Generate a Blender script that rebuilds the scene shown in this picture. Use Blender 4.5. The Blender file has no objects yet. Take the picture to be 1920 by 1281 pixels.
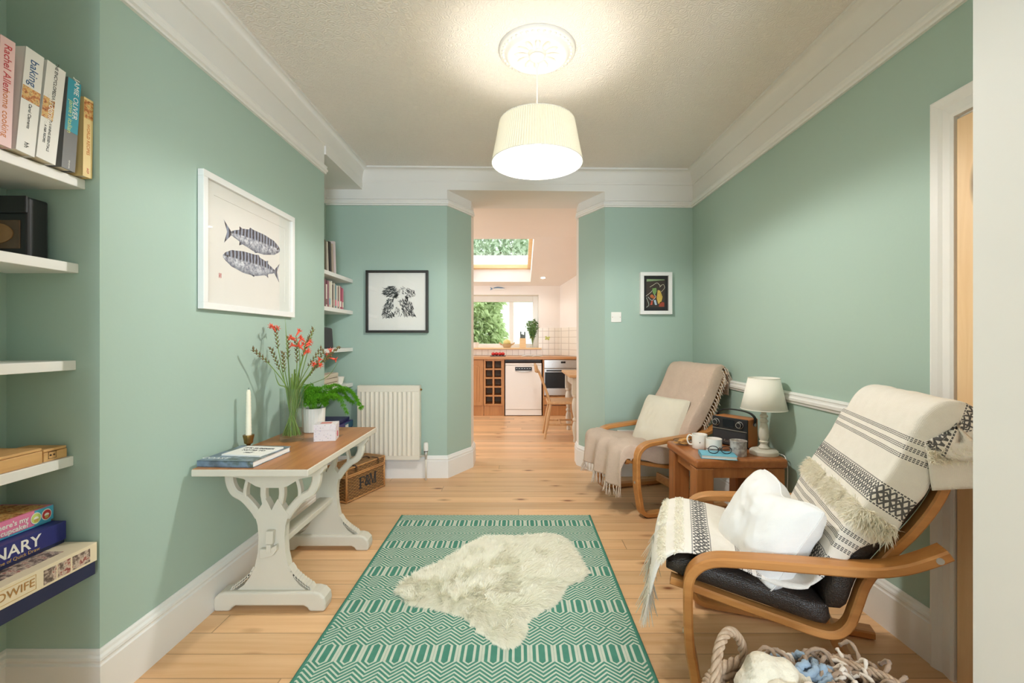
import bpy, math, random
import numpy as np
from mathutils import Vector, Matrix, noise
PI = math.pi
random.seed(7); RNG = np.random.default_rng(7)
scn = bpy.context.scene
COL = scn.collection

# ---------------------------------------------------------------- camera, world, lights, exposure
cd = bpy.data.cameras.new('camera'); cam = bpy.data.objects.new('camera', cd); COL.objects.link(cam)
cd.sensor_width = 36.0; cd.lens = 840 / 1920 * 36.0
cd.shift_x = -12 / 1920; cd.shift_y = -3.5 / 1920
cd.clip_start = 0.02
cam.location = (0, 0, 1.16); cam.rotation_euler = (PI / 2, 0, 0)
scn.camera = cam

scn.view_settings.view_transform = 'Standard'
scn.view_settings.look = 'None'
scn.view_settings.gamma = 1.0
scn.view_settings.use_curve_mapping = False
scn.view_settings.exposure = 0.68
scn.cycles.diffuse_bounces = 8

w = bpy.data.worlds.new('overcast_sky'); scn.world = w; w.use_nodes = True
bg = w.node_tree.nodes['Background']; bg.inputs[0].default_value = (0.93, 0.97, 1.0, 1); bg.inputs[1].default_value = 2.0

def area(name, loc, rot, sx, sy, power, col):
    l = bpy.data.lights.new(name, 'AREA'); l.shape = 'RECTANGLE'; l.size = sx; l.size_y = sy; l.energy = power; l.color = col
    o = bpy.data.objects.new(name, l); COL.objects.link(o); o.location = loc; o.rotation_euler = rot
    return o
# added fill lamp standing in for daylight behind the camera, source unseen
area('front_fill_light', (0.72, -2.55, 1.55), (PI / 2, 0, 0), 1.3, 1.9, 100, (0.72, 0.86, 1.0))
# added fill lamp on the unseen left side of the kitchen
area('kitchen_left_fill', (-2.25, 5.9, 1.2), (0, -PI / 2, 0), 2.0, 1.6, 3, (0.95, 0.98, 1.0))

# ---------------------------------------------------------------- materials
def L(c):
    return tuple((x / 12.92 if x <= 0.04045 else ((x + 0.055) / 1.055) ** 2.4) for x in [v / 255 for v in c]) + (1.0,)

class G:
    """tiny wrapper for building node graphs"""
    def __init__(s, name):
        s.m = bpy.data.materials.new(name); s.m.use_nodes = True
        s.nt = s.m.node_tree; s.b = s.nt.nodes['Principled BSDF']; s.out = s.nt.nodes['Material Output']
    def n(s, t, **kw):
        d = s.nt.nodes.new(t)
        for k, v in kw.items(): setattr(d, k, v)
        return d
    def link(s, a, b): s.nt.links.new(a, b)
    def put(s, sock, v):
        if v is None: return
        if isinstance(v, bpy.types.NodeSocket): s.link(v, sock)
        else: sock.default_value = v
    def M(s, op, a, b=None, c=None, clamp=False):
        d = s.n('ShaderNodeMath', operation=op); d.use_clamp = clamp
        s.put(d.inputs[0], a); s.put(d.inputs[1], b); s.put(d.inputs[2], c)
        return d.outputs[0]
    def mix(s, f, a, b):
        d = s.n('ShaderNodeMix', data_type='RGBA'); s.put(d.inputs[0], f); s.put(d.inputs[6], a); s.put(d.inputs[7], b)
        return d.outputs[2]
    def coord(s, which='Object', scale=(1, 1, 1), loc=(0, 0, 0), rot=(0, 0, 0)):
        t = s.n('ShaderNodeTexCoord'); mp = s.n('ShaderNodeMapping')
        mp.inputs['Scale'].default_value = scale; mp.inputs['Location'].default_value = loc; mp.inputs['Rotation'].default_value = rot
        s.link(t.outputs[which], mp.inputs[0]); return mp.outputs[0]
    def xyz(s, v):
        d = s.n('ShaderNodeSeparateXYZ'); s.link(v, d.inputs[0]); return d.outputs
    def comb(s, x, y, z=0.0):
        d = s.n('ShaderNodeCombineXYZ'); s.put(d.inputs[0], x); s.put(d.inputs[1], y); s.put(d.inputs[2], z); return d.outputs[0]
    def noise(s, v, scale=5, detail=3, rough=0.5, dist=0.0):
        d = s.n('ShaderNodeTexNoise'); s.link(v, d.inputs['Vector']); d.inputs['Scale'].default_value = scale
        d.inputs['Detail'].default_value = detail; d.inputs['Roughness'].default_value = rough; d.inputs['Distortion'].default_value = dist
        return d.outputs['Fac']
    def voro(s, v, scale=5, feature='F1', out='Distance'):
        d = s.n('ShaderNodeTexVoronoi', feature=feature); s.link(v, d.inputs['Vector']); d.inputs['Scale'].default_value = scale
        return d.outputs[out]
    def ramp(s, f, stops):
        d = s.n('ShaderNodeValToRGB'); e = d.color_ramp.elements
        while len(e) < len(stops): e.new(0.5)
        for k, (p, c) in enumerate(stops): e[k].position = p; e[k].color = c
        s.link(f, d.inputs[0]); return d.outputs[0]
    def step(s, f, a, b):
        d = s.n('ShaderNodeMapRange'); s.put(d.inputs[0], f); d.inputs[1].default_value = a; d.inputs[2].default_value = b
        return d.outputs[0]
    def bump(s, h, strength=0.3, dist=0.01):
        d = s.n('ShaderNodeBump'); d.inputs['Strength'].default_value = strength; d.inputs['Distance'].default_value = dist
        s.link(h, d.inputs['Height']); s.link(d.outputs[0], s.b.inputs['Normal'])
    def set(s, col=None, rough=None, metal=None, spec=None, **kw):
        s.put(s.b.inputs['Base Color'], col); s.put(s.b.inputs['Roughness'], rough); s.put(s.b.inputs['Metallic'], metal)
        if spec is not None: s.b.inputs['Specular IOR Level'].default_value = spec
        for k, v in kw.items(): s.put(s.b.inputs[k.replace('_', ' ')], v)
        return s.m

def plain(name, c, rough=0.6, metal=0.0, var=0.05, scale=8, bump=0.0, bscale=60, spec=None):
    """painted / plain surface with a slight mottled tone and optional fine relief"""
    g = G(name); v = g.coord()
    a = L(c); f = g.noise(v, scale, 3)
    lo = tuple(x * (1 - var) for x in a[:3]) + (1,); hi = tuple(min(1, x * (1 + var)) for x in a[:3]) + (1,)
    if bump: g.bump(g.noise(v, bscale, 3), bump, 0.004)
    return g.set(g.mix(f, lo, hi), rough, metal, spec)

def wood(name, c1, c2, axis='X', rough=0.4, grain=1.0, knots=False, bump=0.05):
    g = G(name)
    st = {'X': (1.5, 22, 22), 'Y': (22, 1.5, 22), 'Z': (22, 22, 1.5)}[axis]
    v = g.coord('Object', tuple(x * grain for x in st))
    f = g.noise(v, 1.6, 5, 0.6, 0.6)
    v2 = g.coord('Object', tuple(x * grain * 0.35 for x in st)); f2 = g.noise(v2, 1.3, 2, 0.5, 1.5)
    f3 = g.M('ADD', g.M('MULTIPLY', f, 0.6), g.M('MULTIPLY', f2, 0.4))
    c = g.ramp(f3, [(0.32, L(c1)), (0.68, L(c2))])
    if knots:
        st2 = {'X': (2.2, 9, 9), 'Y': (9, 2.2, 9), 'Z': (9, 9, 2.2)}[axis]
        k = g.voro(g.coord('Object', st2), 0.9)
        c = g.mix(g.step(k, 0.16, 0.06), c, L(tuple(int(x * 0.55) for x in c1)))
    g.bump(f, bump, 0.003)
    return g.set(c, rough)

M = {}
def build_materials():
    # wall paint: sage green with faint roller texture
    g = G('sage_wall_paint'); v = g.coord()
    f = g.noise(v, 1.2, 3); g.bump(g.noise(v, 90, 3), 0.08, 0.003)
    M['green'] = g.set(g.mix(f, L((163, 186, 174)), L((169, 191, 179))), 0.62, spec=0.3)
    M['white'] = plain('white_gloss_paint', (232, 230, 226), 0.42, var=0.02, scale=3, bump=0.03, bscale=40)
    M['frieze'] = plain('white_matt_paint', (228, 226, 222), 0.75, var=0.02, scale=3, bump=0.05, bscale=60)
    M['kwall'] = plain('kitchen_wall_paint', (238, 231, 224), 0.8, var=0.02, scale=3)
    # ceiling: embossed lining paper
    g = G('embossed_ceiling_paper'); v = g.coord('Object', (1, 1, 1))
    d = g.voro(v, 26); h = g.M('SINE', g.M('MULTIPLY', d, 26)); n2 = g.noise(v, 70, 3)
    g.bump(g.M('ADD', h, g.M('MULTIPLY', n2, 1.5)), 0.32, 0.004)
    M['ceil'] = g.set(g.mix(g.noise(v, 2, 2), L((228, 223, 217)), L((234, 229, 223))), 0.8, spec=0.2)
    # floor: pine boards running across the room
    def boards(name, base, dark, knot, rough, wid):
        g = G(name); co = g.coord(); x, y, z = g.xyz(co)
        yr = g.M('DIVIDE', y, wid); row = g.M('FLOOR', yr); fy = g.M('FRACT', yr)
        wn = g.n('ShaderNodeTexWhiteNoise', noise_dimensions='1D'); g.link(row, wn.inputs['W']); rnd = wn.outputs['Value']
        xs = g.M('ADD', x, g.M('MULTIPLY', rnd, 7.3))
        jn = g.M('FRACT', g.M('DIVIDE', xs, 2.9)); seg = g.M('FLOOR', g.M('DIVIDE', xs, 2.9))
        wn2 = g.n('ShaderNodeTexWhiteNoise', noise_dimensions='2D'); g.link(g.comb(row, seg), wn2.inputs['Vector']); r2 = wn2.outputs['Value']
        gv = g.comb(g.M('MULTIPLY', xs, 1.1), g.M('MULTIPLY', y, 26), g.M('MULTIPLY', r2, 50))
        gr = g.noise(gv, 1.3, 5, 0.62, 0.5)
        gv2 = g.comb(g.M('MULTIPLY', xs, 0.5), g.M('MULTIPLY', y, 9), g.M('MULTIPLY', r2, 30)); gr2 = g.noise(gv2, 1.2, 2, 0.5, 1.4)
        c = g.ramp(g.M('ADD', g.M('MULTIPLY', gr, 0.55), g.M('MULTIPLY', gr2, 0.45)), [(0.3, L(dark)), (0.62, L(base))])
        tint = g.M('ADD', 0.80, g.M('MULTIPLY', r2, 0.28))
        d = g.n('ShaderNodeMix', data_type='RGBA', blend_type='MULTIPLY'); d.inputs[0].default_value = 1
        g.link(c, d.inputs[6]); cc = g.n('ShaderNodeCombineColor'); [g.link(tint, cc.inputs[k]) for k in range(3)]; g.link(cc.outputs[0], d.inputs[7]); c = d.outputs[2]
        kv = g.comb(g.M('MULTIPLY', xs, 3.0), g.M('MULTIPLY', y, 7.5), g.M('MULTIPLY', r2, 3))
        vd = g.n('ShaderNodeTexVoronoi'); g.link(kv, vd.inputs['Vector']); vd.inputs['Scale'].default_value = 1.0
        kd = vd.outputs['Distance']; wob = g.M('ADD', kd, g.M('MULTIPLY', g.M('SUBTRACT', gr, 0.5), 0.06))
        c = g.mix(g.step(wob, 0.21, 0.06), c, g.mix(0.45, L(dark), L(knot)))
        c = g.mix(g.step(wob, 0.105, 0.055), c, L(knot))
        gap = g.M('MINIMUM', g.M('MINIMUM', fy, g.M('SUBTRACT', 1.0, fy)), g.M('MULTIPLY', g.M('MINIMUM', jn, g.M('SUBTRACT', 1.0, jn)), 20))
        line = g.step(gap, 0.022, 0.008)
        c = g.mix(g.M('MULTIPLY', line, 0.55), c, L((120, 82, 48)))
        h = g.M('SUBTRACT', g.M('MULTIPLY', gr, 0.15), line); g.bump(h, 0.25, 0.003)
        M[name] = g.set(c, g.M('ADD', rough, g.M('MULTIPLY', gr, 0.12)), spec=0.4)
    boards('pine_floorboards', (234, 192, 146), (214, 164, 114), (128, 72, 38), 0.30, 0.118)
    # rug
    g = G('woven_rug'); x, y, z = g.xyz(g.coord())
    tri = lambda q: g.M('ABSOLUTE', g.M('SUBTRACT', g.M('MULTIPLY', g.M('FRACT', q), 2), 1))
    t = tri(g.M('ADD', g.M('DIVIDE', g.M('SUBTRACT', x, 0.058), 0.088), 0.5))
    P = 0.2915
    vv = g.M('MULTIPLY', tri(g.M('ADD', g.M('DIVIDE', g.M('SUBTRACT', y, 0.197), P), 0.5)), P / 2)
    F = g.M('ADD', t, g.M('MULTIPLY', g.M('MAXIMUM', g.M('SUBTRACT', vv, 0.042), 0.0), 26.4))
    st = g.M('FRACT', g.M('ADD', g.M('MULTIPLY', F, 2.0), 0.02))
    mask = g.M('GREATER_THAN', st, 0.56)
    weave = g.M('MULTIPLY', g.M('SINE', g.M('MULTIPLY', x, 1400)), g.M('SINE', g.M('MULTIPLY', y, 1000)))
    gn = g.noise(g.coord(), 30, 3)
    cgreen = g.mix(gn, L((70, 130, 110)), L((92, 152, 132))); cw = g.mix(gn, L((196, 204, 186)), L((214, 219, 203)))
    edge = g.M('GREATER_THAN', g.M('ABSOLUTE', x), 0.606)
    mask = g.M('MULTIPLY', mask, g.M('SUBTRACT', 1.0, edge))
    g.bump(g.M('ADD', weave, g.M('MULTIPLY', mask, 1.5)), 0.35, 0.002)
    M['rug'] = g.set(g.mix(mask, cgreen, cw), 0.95, spec=0.1)
    # chair wood etc.
    M['beech'] = wood('beech_laminate', (178, 118, 62), (206, 146, 84), 'X', 0.38, 1.0)
    M['oak'] = wood('oak_table_wood', (142, 84, 42), (182, 118, 66), 'Z', 0.36, 0.8)
    M['oaktop'] = wood('oak_table_top_wood', (146, 82, 40), (178, 112, 62), 'Y', 0.28, 0.8)
    M['pine_top'] = wood('waxed_pine_top', (150, 92, 46), (196, 134, 78), 'Y', 0.33, 0.7, knots=True)
    M['pine_door'] = wood('pine_door_wood', (228, 188, 138), (244, 212, 168), 'Z', 0.5, 0.8, knots=True)
    M['boxwood'] = wood('pale_box_wood', (196, 148, 92), (222, 178, 120), 'Y', 0.55, 1.5)
    M['kwood'] = wood('kitchen_oak_fronts', (168, 112, 62), (196, 140, 86), 'Z', 0.45, 1.0)
    M['kworktop'] = wood('worktop_wood', (176, 120, 72), (206, 152, 100), 'X', 0.35, 1.0)
    M['sillwood'] = wood('sill_wood', (222, 182, 130), (238, 204, 156), 'X', 0.5, 1.0)
    M['kchair'] = wood('pale_chair_wood', (186, 140, 92), (214, 172, 124), 'Z', 0.5, 1.2)
    M['cream_paint'] = plain('cream_furniture_paint', (208, 201, 186), 0.5, var=0.04, scale=12, bump=0.05, bscale=40)
    # leather
    g = G('dark_leather'); v = g.coord(); h = g.M('ADD', g.voro(v, 260), g.M('MULTIPLY', g.noise(v, 14, 3, 0.5, 1.0), 3)); g.bump(h, 0.35, 0.004)
    M['leather'] = g.set(g.mix(g.noise(v, 6, 2), L((38, 32, 28)), L((56, 46, 40))), 0.42)
    # fabrics
    def cloth(name, c1, c2, thread=900, bump=0.3, big=7):
        g = G(name); v = g.coord(); x, y, z = g.xyz(v)
        wv = g.M('ADD', g.M('SINE', g.M('MULTIPLY', g.M('ADD', x, z), thread)), g.M('SINE', g.M('MULTIPLY', g.M('ADD', y, z), thread)))
        n = g.noise(v, big, 4, 0.6)
        g.bump(g.M('ADD', g.M('MULTIPLY', wv, 0.25), g.M('MULTIPLY', g.noise(v, 160, 3), 2.0)), bump, 0.003)
        return g.set(g.mix(n, L(c1), L(c2)), 0.95, spec=0.1, Sheen_Weight=0.15)
    M['linen'] = cloth('cream_linen', (212, 203, 184), (224, 216, 199), 1100, 0.25)
    M['white_cotton'] = cloth('white_cotton', (232, 230, 227), (242, 240, 237), 1300, 0.2)
    M['pink_wool'] = cloth('dusty_pink_wool', (196, 172, 154), (210, 187, 169), 700, 0.45, 30)
    M['fringe_pink'] = cloth('dusty_pink_fringe_yarn', (206, 190, 174), (220, 205, 190), 700, 0.2)
    M['fleece'] = cloth('cream_fleece', (214, 202, 180), (232, 222, 204), 300, 0.5, 30)
    M['brown_yarn'] = cloth('brown_yarn', (142, 116, 96), (170, 146, 124), 300, 0.4, 40)
    M['blue_yarn'] = cloth('grey_blue_yarn', (132, 150, 168), (160, 176, 192), 300, 0.4, 40)
    M['taupe_felt'] = cloth('taupe_felt', (176, 152, 136), (192, 170, 154), 300, 0.4, 40)
    def fibre(name, c, var=0.05, tl=0.5):
        g = G(name); nt = g.nt; nt.nodes.remove(g.b); a = L(c); f = g.noise(g.coord(), 14, 3)
        col = g.mix(f, tuple(x * (1 - var * 1.5) for x in a[:3]) + (1,), tuple(min(0.97, x * (1 + var)) for x in a[:3]) + (1,))
        d = g.n('ShaderNodeBsdfDiffuse'); t2 = g.n('ShaderNodeBsdfTranslucent'); mx = g.n('ShaderNodeMixShader'); mx.inputs[0].default_value = tl
        g.link(col, d.inputs[0]); g.link(col, t2.inputs[0]); g.link(d.outputs[0], mx.inputs[1]); g.link(t2.outputs[0], mx.inputs[2]); g.link(mx.outputs[0], g.out.inputs[0]); return g.m
    M['fringe'] = fibre('cream_fringe_yarn', (244, 238, 228), 0.04, 0.3)
    M['wool'] = fibre('ivory_sheep_wool', (254, 249, 236), 0.02, 0.25); M['tuft'] = fibre('cream_tuft_yarn', (252, 244, 230), 0.05, 0.3)
    # striped throw, pattern along V (metres)
    g = G('striped_woven_throw'); t_ = g.n('ShaderNodeTexCoord'); u, v, _ = g.xyz(t_.outputs['UV'])
    dark = None
    def acc(a, b): return b if a is None else g.M('MAXIMUM', a, b)
    band = lambda c, h: g.M('LESS_THAN', g.M('ABSOLUTE', g.M('SUBTRACT', v, c)), h)
    dash = g.M('LESS_THAN', g.M('FRACT', g.M('MULTIPLY', u, 130)), 0.72)
    for c0 in (0.135, 0.43, 0.745):
        for k in (-1, 0, 1):
            for e in (-0.0045, 0.0, 0.0045):
                dark = acc(dark, g.M('MULTIPLY', band(c0 + k * 0.024 + e, 0.0014), dash))
    for c0, hw, fq in ((-0.075, 0.026, 34), (0.275, 0.026, 34), (0.52, 0.026, 34), (0.875, 0.024, 24)):
        w_ = g.M('DIVIDE', g.M('ABSOLUTE', g.M('SUBTRACT', v, c0)), hw)
        zz = g.M('ABSOLUTE', g.M('SUBTRACT', g.M('MULTIPLY', g.M('FRACT', g.M('MULTIPLY', u, fq)), 2), 1))
        l1 = g.M('LESS_THAN', g.M('ABSOLUTE', g.M('SUBTRACT', zz, w_)), 0.17)
        l2 = g.M('LESS_THAN', g.M('ABSOLUTE', g.M('SUBTRACT', g.M('SUBTRACT', 1.0, zz), w_)), 0.17)
        l3 = g.M('LESS_THAN', g.M('ABSOLUTE', g.M('SUBTRACT', g.M('MULTIPLY', zz, 0.5), w_)), 0.10)
        inn = g.M('MULTIPLY', g.M('MAXIMUM', g.M('MAXIMUM', l1, l2), l3), g.M('LESS_THAN', w_, 1.0))
        bor = g.M('MULTIPLY', g.M('LESS_THAN', g.M('ABSOLUTE', g.M('SUBTRACT', w_, 1.12)), 0.07), dash)
        dark = acc(dark, g.M('MAXIMUM', inn, bor))
    n = g.noise(t_.outputs['UV'], 25, 3)
    thr = g.M('ADD', g.M('SINE', g.M('MULTIPLY', u, 1800)), g.M('SINE', g.M('MULTIPLY', v, 1800)))
    g.bump(g.M('ADD', g.M('MULTIPLY', thr, 0.3), g.M('MULTIPLY', g.noise(t_.outputs['UV'], 200, 3), 1.5)), 0.3, 0.002)
    M['throw'] = g.set(g.mix(g.M('MULTIPLY', dark, 0.88), g.mix(n, L((230, 223, 212)), L((242, 236, 227))), L((52, 52, 56))), 0.95, spec=0.1)
    # metals, ceramics, glass
    M['steel'] = plain('brushed_steel', (196, 194, 190), 0.32, 0.9, 0.05, 30)
    M['bolt'] = plain('zinc_bolt', (205, 205, 200), 0.3, 0.8)
    M['brass'] = plain('aged_brass', (150, 118, 66), 0.34, 0.9, 0.12, 20)
    M['black'] = plain('black_plastic', (34, 34, 36), 0.45)
    M['black_frame'] = plain('black_frame_paint', (44, 42, 38), 0.4)
    M['dark_screen'] = plain('dark_display', (22, 28, 34), 0.15)
    M['charcoal'] = plain('charcoal_cloth', (66, 66, 68), 0.9, bump=0.3, bscale=400)
    M['ceramic'] = plain('white_ceramic', (238, 234, 226), 0.25, var=0.02)
    M['wax'] = plain('ivory_wax', (238, 230, 208), 0.5, var=0.02)
    M['plastic_white'] = plain('white_plastic', (236, 233, 226), 0.35, var=0.02)
    M['rad'] = plain('cream_radiator_enamel', (228, 221, 206), 0.38, var=0.02)
    M['paper'] = plain('mount_paper', (236, 233, 227), 0.8, var=0.015)
    M['frame_white'] = plain('white_frame_paint', (232, 232, 230), 0.4, var=0.015)
    M['ink'] = plain('black_ink', (48, 48, 50), 0.8, var=0.15, scale=90)
    M['tan_leather'] = plain('tan_leather', (188, 118, 62), 0.45, var=0.08, scale=20, bump=0.1, bscale=200)
    M['radio_grille'] = plain('charcoal_grille', (46, 46, 50), 0.6, bump=0.4, bscale=500)
    M['pages'] = plain('book_pages', (226, 216, 196), 0.9, var=0.05, scale=200)
    M['strap'] = plain('dark_strap_leather', (74, 50, 34), 0.5)
    def glass(name, tint=(0.93, 0.97, 0.96, 1), gl=0.12):
        g = G(name); nt = g.nt; nt.nodes.remove(g.b)
        tr = g.n('ShaderNodeBsdfTransparent'); tr.inputs[0].default_value = tint
        gs = g.n('ShaderNodeBsdfGlossy'); gs.inputs['Roughness'].default_value = 0.02
        lw = g.n('ShaderNodeLayerWeight'); lw.inputs[0].default_value = 0.35
        mx = g.n('ShaderNodeMixShader'); g.link(g.M('ADD', g.M('MULTIPLY', lw.outputs['Facing'], gl * 2.0), gl * 0.25), mx.inputs[0])
        g.link(tr.outputs[0], mx.inputs[1]); g.link(gs.outputs[0], mx.inputs[2]); g.link(mx.outputs[0], g.out.inputs[0])
        return g.m
    M['glass'] = glass('vase_glass', (0.965, 0.985, 0.98, 1))
    M['pane'] = glass('window_pane_glass', (0.96, 0.98, 0.98, 1), 0.05)
    M['picture_glass'] = glass('picture_glazing', (0.985, 0.99, 0.99, 1), 0.10)
    M['water'] = glass('vase_water', (0.975, 0.99, 0.98, 1), 0.03)
    # translucent lamp shade
    g = G('pleated_cream_fabric'); nt = g.nt; nt.nodes.remove(g.b)
    df = g.n('ShaderNodeBsdfDiffuse'); df.inputs[0].default_value = L((246, 238, 216))
    tl = g.n('ShaderNodeBsdfTranslucent'); tl.inputs[0].default_value = L((246, 240, 222))
    mx = g.n('ShaderNodeMixShader'); mx.inputs[0].default_value = 0.013
    g.link(df.outputs[0], mx.inputs[1]); g.link(tl.outputs[0], mx.inputs[2]); g.link(mx.outputs[0], g.out.inputs[0]); M['shade'] = g.m
    M['lamp_shade'] = plain('ivory_lamp_shade', (243, 239, 228), 0.85, var=0.02)
    g = G('lit_bulb'); g.set((1, 0.9, 0.7, 1), 0.5); g.b.inputs['Emission Color'].default_value = (1, 0.83, 0.58, 1); g.b.inputs['Emission Strength'].default_value = 30; M['bulb'] = g.m
    g = G('lit_downlight'); g.set((1, 0.9, 0.7, 1), 0.5); g.b.inputs['Emission Color'].default_value = (1, 0.86, 0.66, 1); g.b.inputs['Emission Strength'].default_value = 12; M['downlight'] = g.m
    # wicker
    def wicker(name, c1, c2, cell):
        g = G(name); x, y, z = g.xyz(g.coord())
        u = g.M('ADD', x, y)
        row = g.M('FLOOR', g.M('DIVIDE', z, cell)); off = g.M('MULTIPLY', g.M('MODULO', row, 2.0), PI)
        a = g.M('SINE', g.M('ADD', g.M('MULTIPLY', u, PI / (cell * 2.2)), off))
        b = g.M('ABSOLUTE', g.M('SINE', g.M('MULTIPLY', z, PI / cell)))
        h = g.M('MULTIPLY', g.M('ADD', a, 1.3), b)
        g.bump(h, 0.9, 0.006)
        n = g.noise(g.coord('Object', (30, 30, 90)), 1.5, 3)
        c = g.mix(g.M('MULTIPLY', h, 0.45), L(tuple(int(q * 0.62) for q in c1)), g.mix(n, L(c1), L(c2)))
        return g.set(c, 0.6)
    M['wicker'] = wicker('woven_wicker', (186, 132, 76), (212, 164, 104), 0.011)
    M['willow'] = wood('grey_willow_cane', (150, 120, 94), (196, 172, 148), 'Z', 0.7, 2.0)
    M['cane'] = wood('brown_cane', (172, 118, 68), (204, 152, 96), 'Z', 0.5, 2.0)
    # plants
    M['stem'] = plain('green_stem', (112, 138, 62), 0.5, var=0.2, scale=20)
    M['stem_brown'] = plain('brown_seed_head', (112, 92, 58), 0.7, var=0.25, scale=40)
    M['flower'] = plain('orange_red_petals', (228, 88, 62), 0.55, var=0.15, scale=40)
    M['fern'] = fibre('fern_green', (104, 168, 46), 0.2, 0.4)
    M['leafk'] = plain('sage_green_leaf', (98, 134, 76), 0.6, var=0.2, scale=20)
    M['leaf1'] = fibre('garden_leaf', (196, 212, 160), 0.25, 0.45)
    M['leaf2'] = fibre('dark_garden_leaf', (214, 226, 204), 0.2, 0.45)
    M['grass'] = plain('garden_lawn', (120, 150, 80), 0.9)
    M['house'] = plain('pale_render', (226, 220, 212), 0.9)
    # tiles
    g = G('cream_wall_tiles'); x, y, z = g.xyz(g.coord())
    fx = g.M('FRACT', g.M('DIVIDE', x, 0.1)); fz = g.M('FRACT', g.M('DIVIDE', z, 0.1))
    ed = g.M('MINIMUM', g.M('MINIMUM', fx, g.M('SUBTRACT', 1.0, fx)), g.M('MINIMUM', fz, g.M('SUBTRACT', 1.0, fz)))
    ln = g.step(ed, 0.05, 0.025); g.bump(g.M('SUBTRACT', 1.0, ln), 0.4, 0.004)
    M['tiles'] = g.set(g.mix(ln, L((234, 226, 212)), L((200, 190, 176))), 0.25)
build_materials()

# ---------------------------------------------------------------- mesh building
class MB:
    def __init__(s): s.v = []; s.f = []; s.mi = []; s.uv = []
    def add(s, verts, faces, m=0, uv=None):
        o = len(s.v); s.v += [tuple(p) for p in verts]; s.f += [tuple(i + o for i in f) for f in faces]; s.mi += [m] * len(faces)
        s.uv += list(uv) if uv is not None else [(0.0, 0.0)] * len(verts)
        return s
    def xf(s, mat, start=0):
        for i in range(start, len(s.v)): s.v[i] = tuple(mat @ Vector(s.v[i]))
        return s
    def box(s, x0, x1, y0, y1, z0, z1, m=0):
        x0, x1 = min(x0, x1), max(x0, x1); y0, y1 = min(y0, y1), max(y0, y1); z0, z1 = min(z0, z1), max(z0, z1)
        v = [(x0, y0, z0), (x1, y0, z0), (x1, y1, z0), (x0, y1, z0), (x0, y0, z1), (x1, y0, z1), (x1, y1, z1), (x0, y1, z1)]
        return s.add(v, [(0, 3, 2, 1), (4, 5, 6, 7), (0, 1, 5, 4), (1, 2, 6, 5), (2, 3, 7, 6), (3, 0, 4, 7)], m)
    def prism(s, poly, f0, f1, m=0):
        """poly: list of 2-D points; f0/f1 map a point to the two end positions"""
        n = len(poly); v = [f0(*p) for p in poly] + [f1(*p) for p in poly]
        fs = [tuple(range(n))[::-1], tuple(range(n, 2 * n))] + [(i, (i + 1) % n, n + (i + 1) % n, n + i) for i in range(n)]
        return s.add(v, fs, m)
    def lathe(s, prof, n=32, c=(0, 0, 0), m=0, mod=None, a0=0.0):
        v = []; fs = []; k = len(prof)
        for j in range(n):
            a = a0 + 2 * PI * j / n
            for (r, z) in prof:
                rr = r * (mod(a, z) if mod else 1)
                v.append((c[0] + rr * math.cos(a), c[1] + rr * math.sin(a), c[2] + z))
        for j in range(n):
            for i in range(k - 1):
                a, b = j * k + i, ((j + 1) % n) * k + i
                fs.append((a, b, b + 1, a + 1))
        if prof[0][0] > 1e-5: fs.append(tuple(j * k for j in range(n))[::-1])
        if prof[-1][0] > 1e-5: fs.append(tuple(j * k + k - 1 for j in range(n)))
        return s.add(v, fs, m)
    def openlathe(s, prof, n=32, c=(0, 0, 0), m=0, mod=None):
        b = MB().lathe(prof, n, c, m, mod)
        fs = [f for f in b.f if len(f) == 4]
        return s.add(b.v, fs, m)
    def tube(s, path, r, n=8, m=0, closed=False, flat=1.0):
        P = [Vector(p) for p in path]; k = len(P); R = r if isinstance(r, (list, tuple)) else [r] * k
        v = []; fs = []; nrm = None
        for i in range(k):
            a = P[(i - 1) % k] if (closed or i > 0) else P[i]; b = P[(i + 1) % k] if (closed or i < k - 1) else P[i]
            t = (b - a).normalized() if (b - a).length > 1e-9 else Vector((0, 0, 1))
            if nrm is None:
                up = Vector((0, 0, 1)) if abs(t.z) < 0.9 else Vector((1, 0, 0)); nrm = (up - t * up.dot(t)).normalized()
            else:
                nrm = nrm - t * nrm.dot(t)
                nrm = nrm.normalized() if nrm.length > 1e-6 else t.orthogonal().normalized()
            bi = t.cross(nrm)
            for j in range(n):
                a_ = 2 * PI * j / n; q = P[i] + (nrm * math.cos(a_) * flat + bi * math.sin(a_)) * R[i]; v.append(tuple(q))
        for i in range(k if closed else k - 1):
            for j in range(n):
                a, b = i * n + j, i * n + (j + 1) % n; i2 = (i + 1) % k
                fs.append((a, b, i2 * n + (j + 1) % n, i2 * n + j))
        if not closed: fs += [tuple(range(n))[::-1], tuple((k - 1) * n + j for j in range(n))]
        return s.add(v, fs, m)
    def ribbon(s, path, width, thick, side, m=0):
        """bent strip: rectangular section, `side` = direction of the width"""
        P = [Vector(p) for p in path]; sd = Vector(side).normalized(); k = len(P); v = []; fs = []
        T = thick if isinstance(thick, (list, tuple)) else [thick] * k
        for i in range(k):
            t = (P[min(i + 1, k - 1)] - P[max(i - 1, 0)]).normalized(); nn = t.cross(sd).normalized()
            e = min(T[i], width) * 0.18; a, b = width / 2, T[i] / 2
            for (x, y) in ((-a + e, -b), (a - e, -b), (a, -b + e), (a, b - e), (a - e, b), (-a + e, b), (-a, b - e), (-a, -b + e)):
                v.append(tuple(P[i] + sd * x + nn * y))
        for i in range(k - 1):
            for j in range(8): fs.append((i * 8 + j, i * 8 + (j + 1) % 8, (i + 1) * 8 + (j + 1) % 8, (i + 1) * 8 + j))
        fs += [tuple(range(8))[::-1], tuple((k - 1) * 8 + j for j in range(8))]
        return s.add(v, fs, m)
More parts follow.
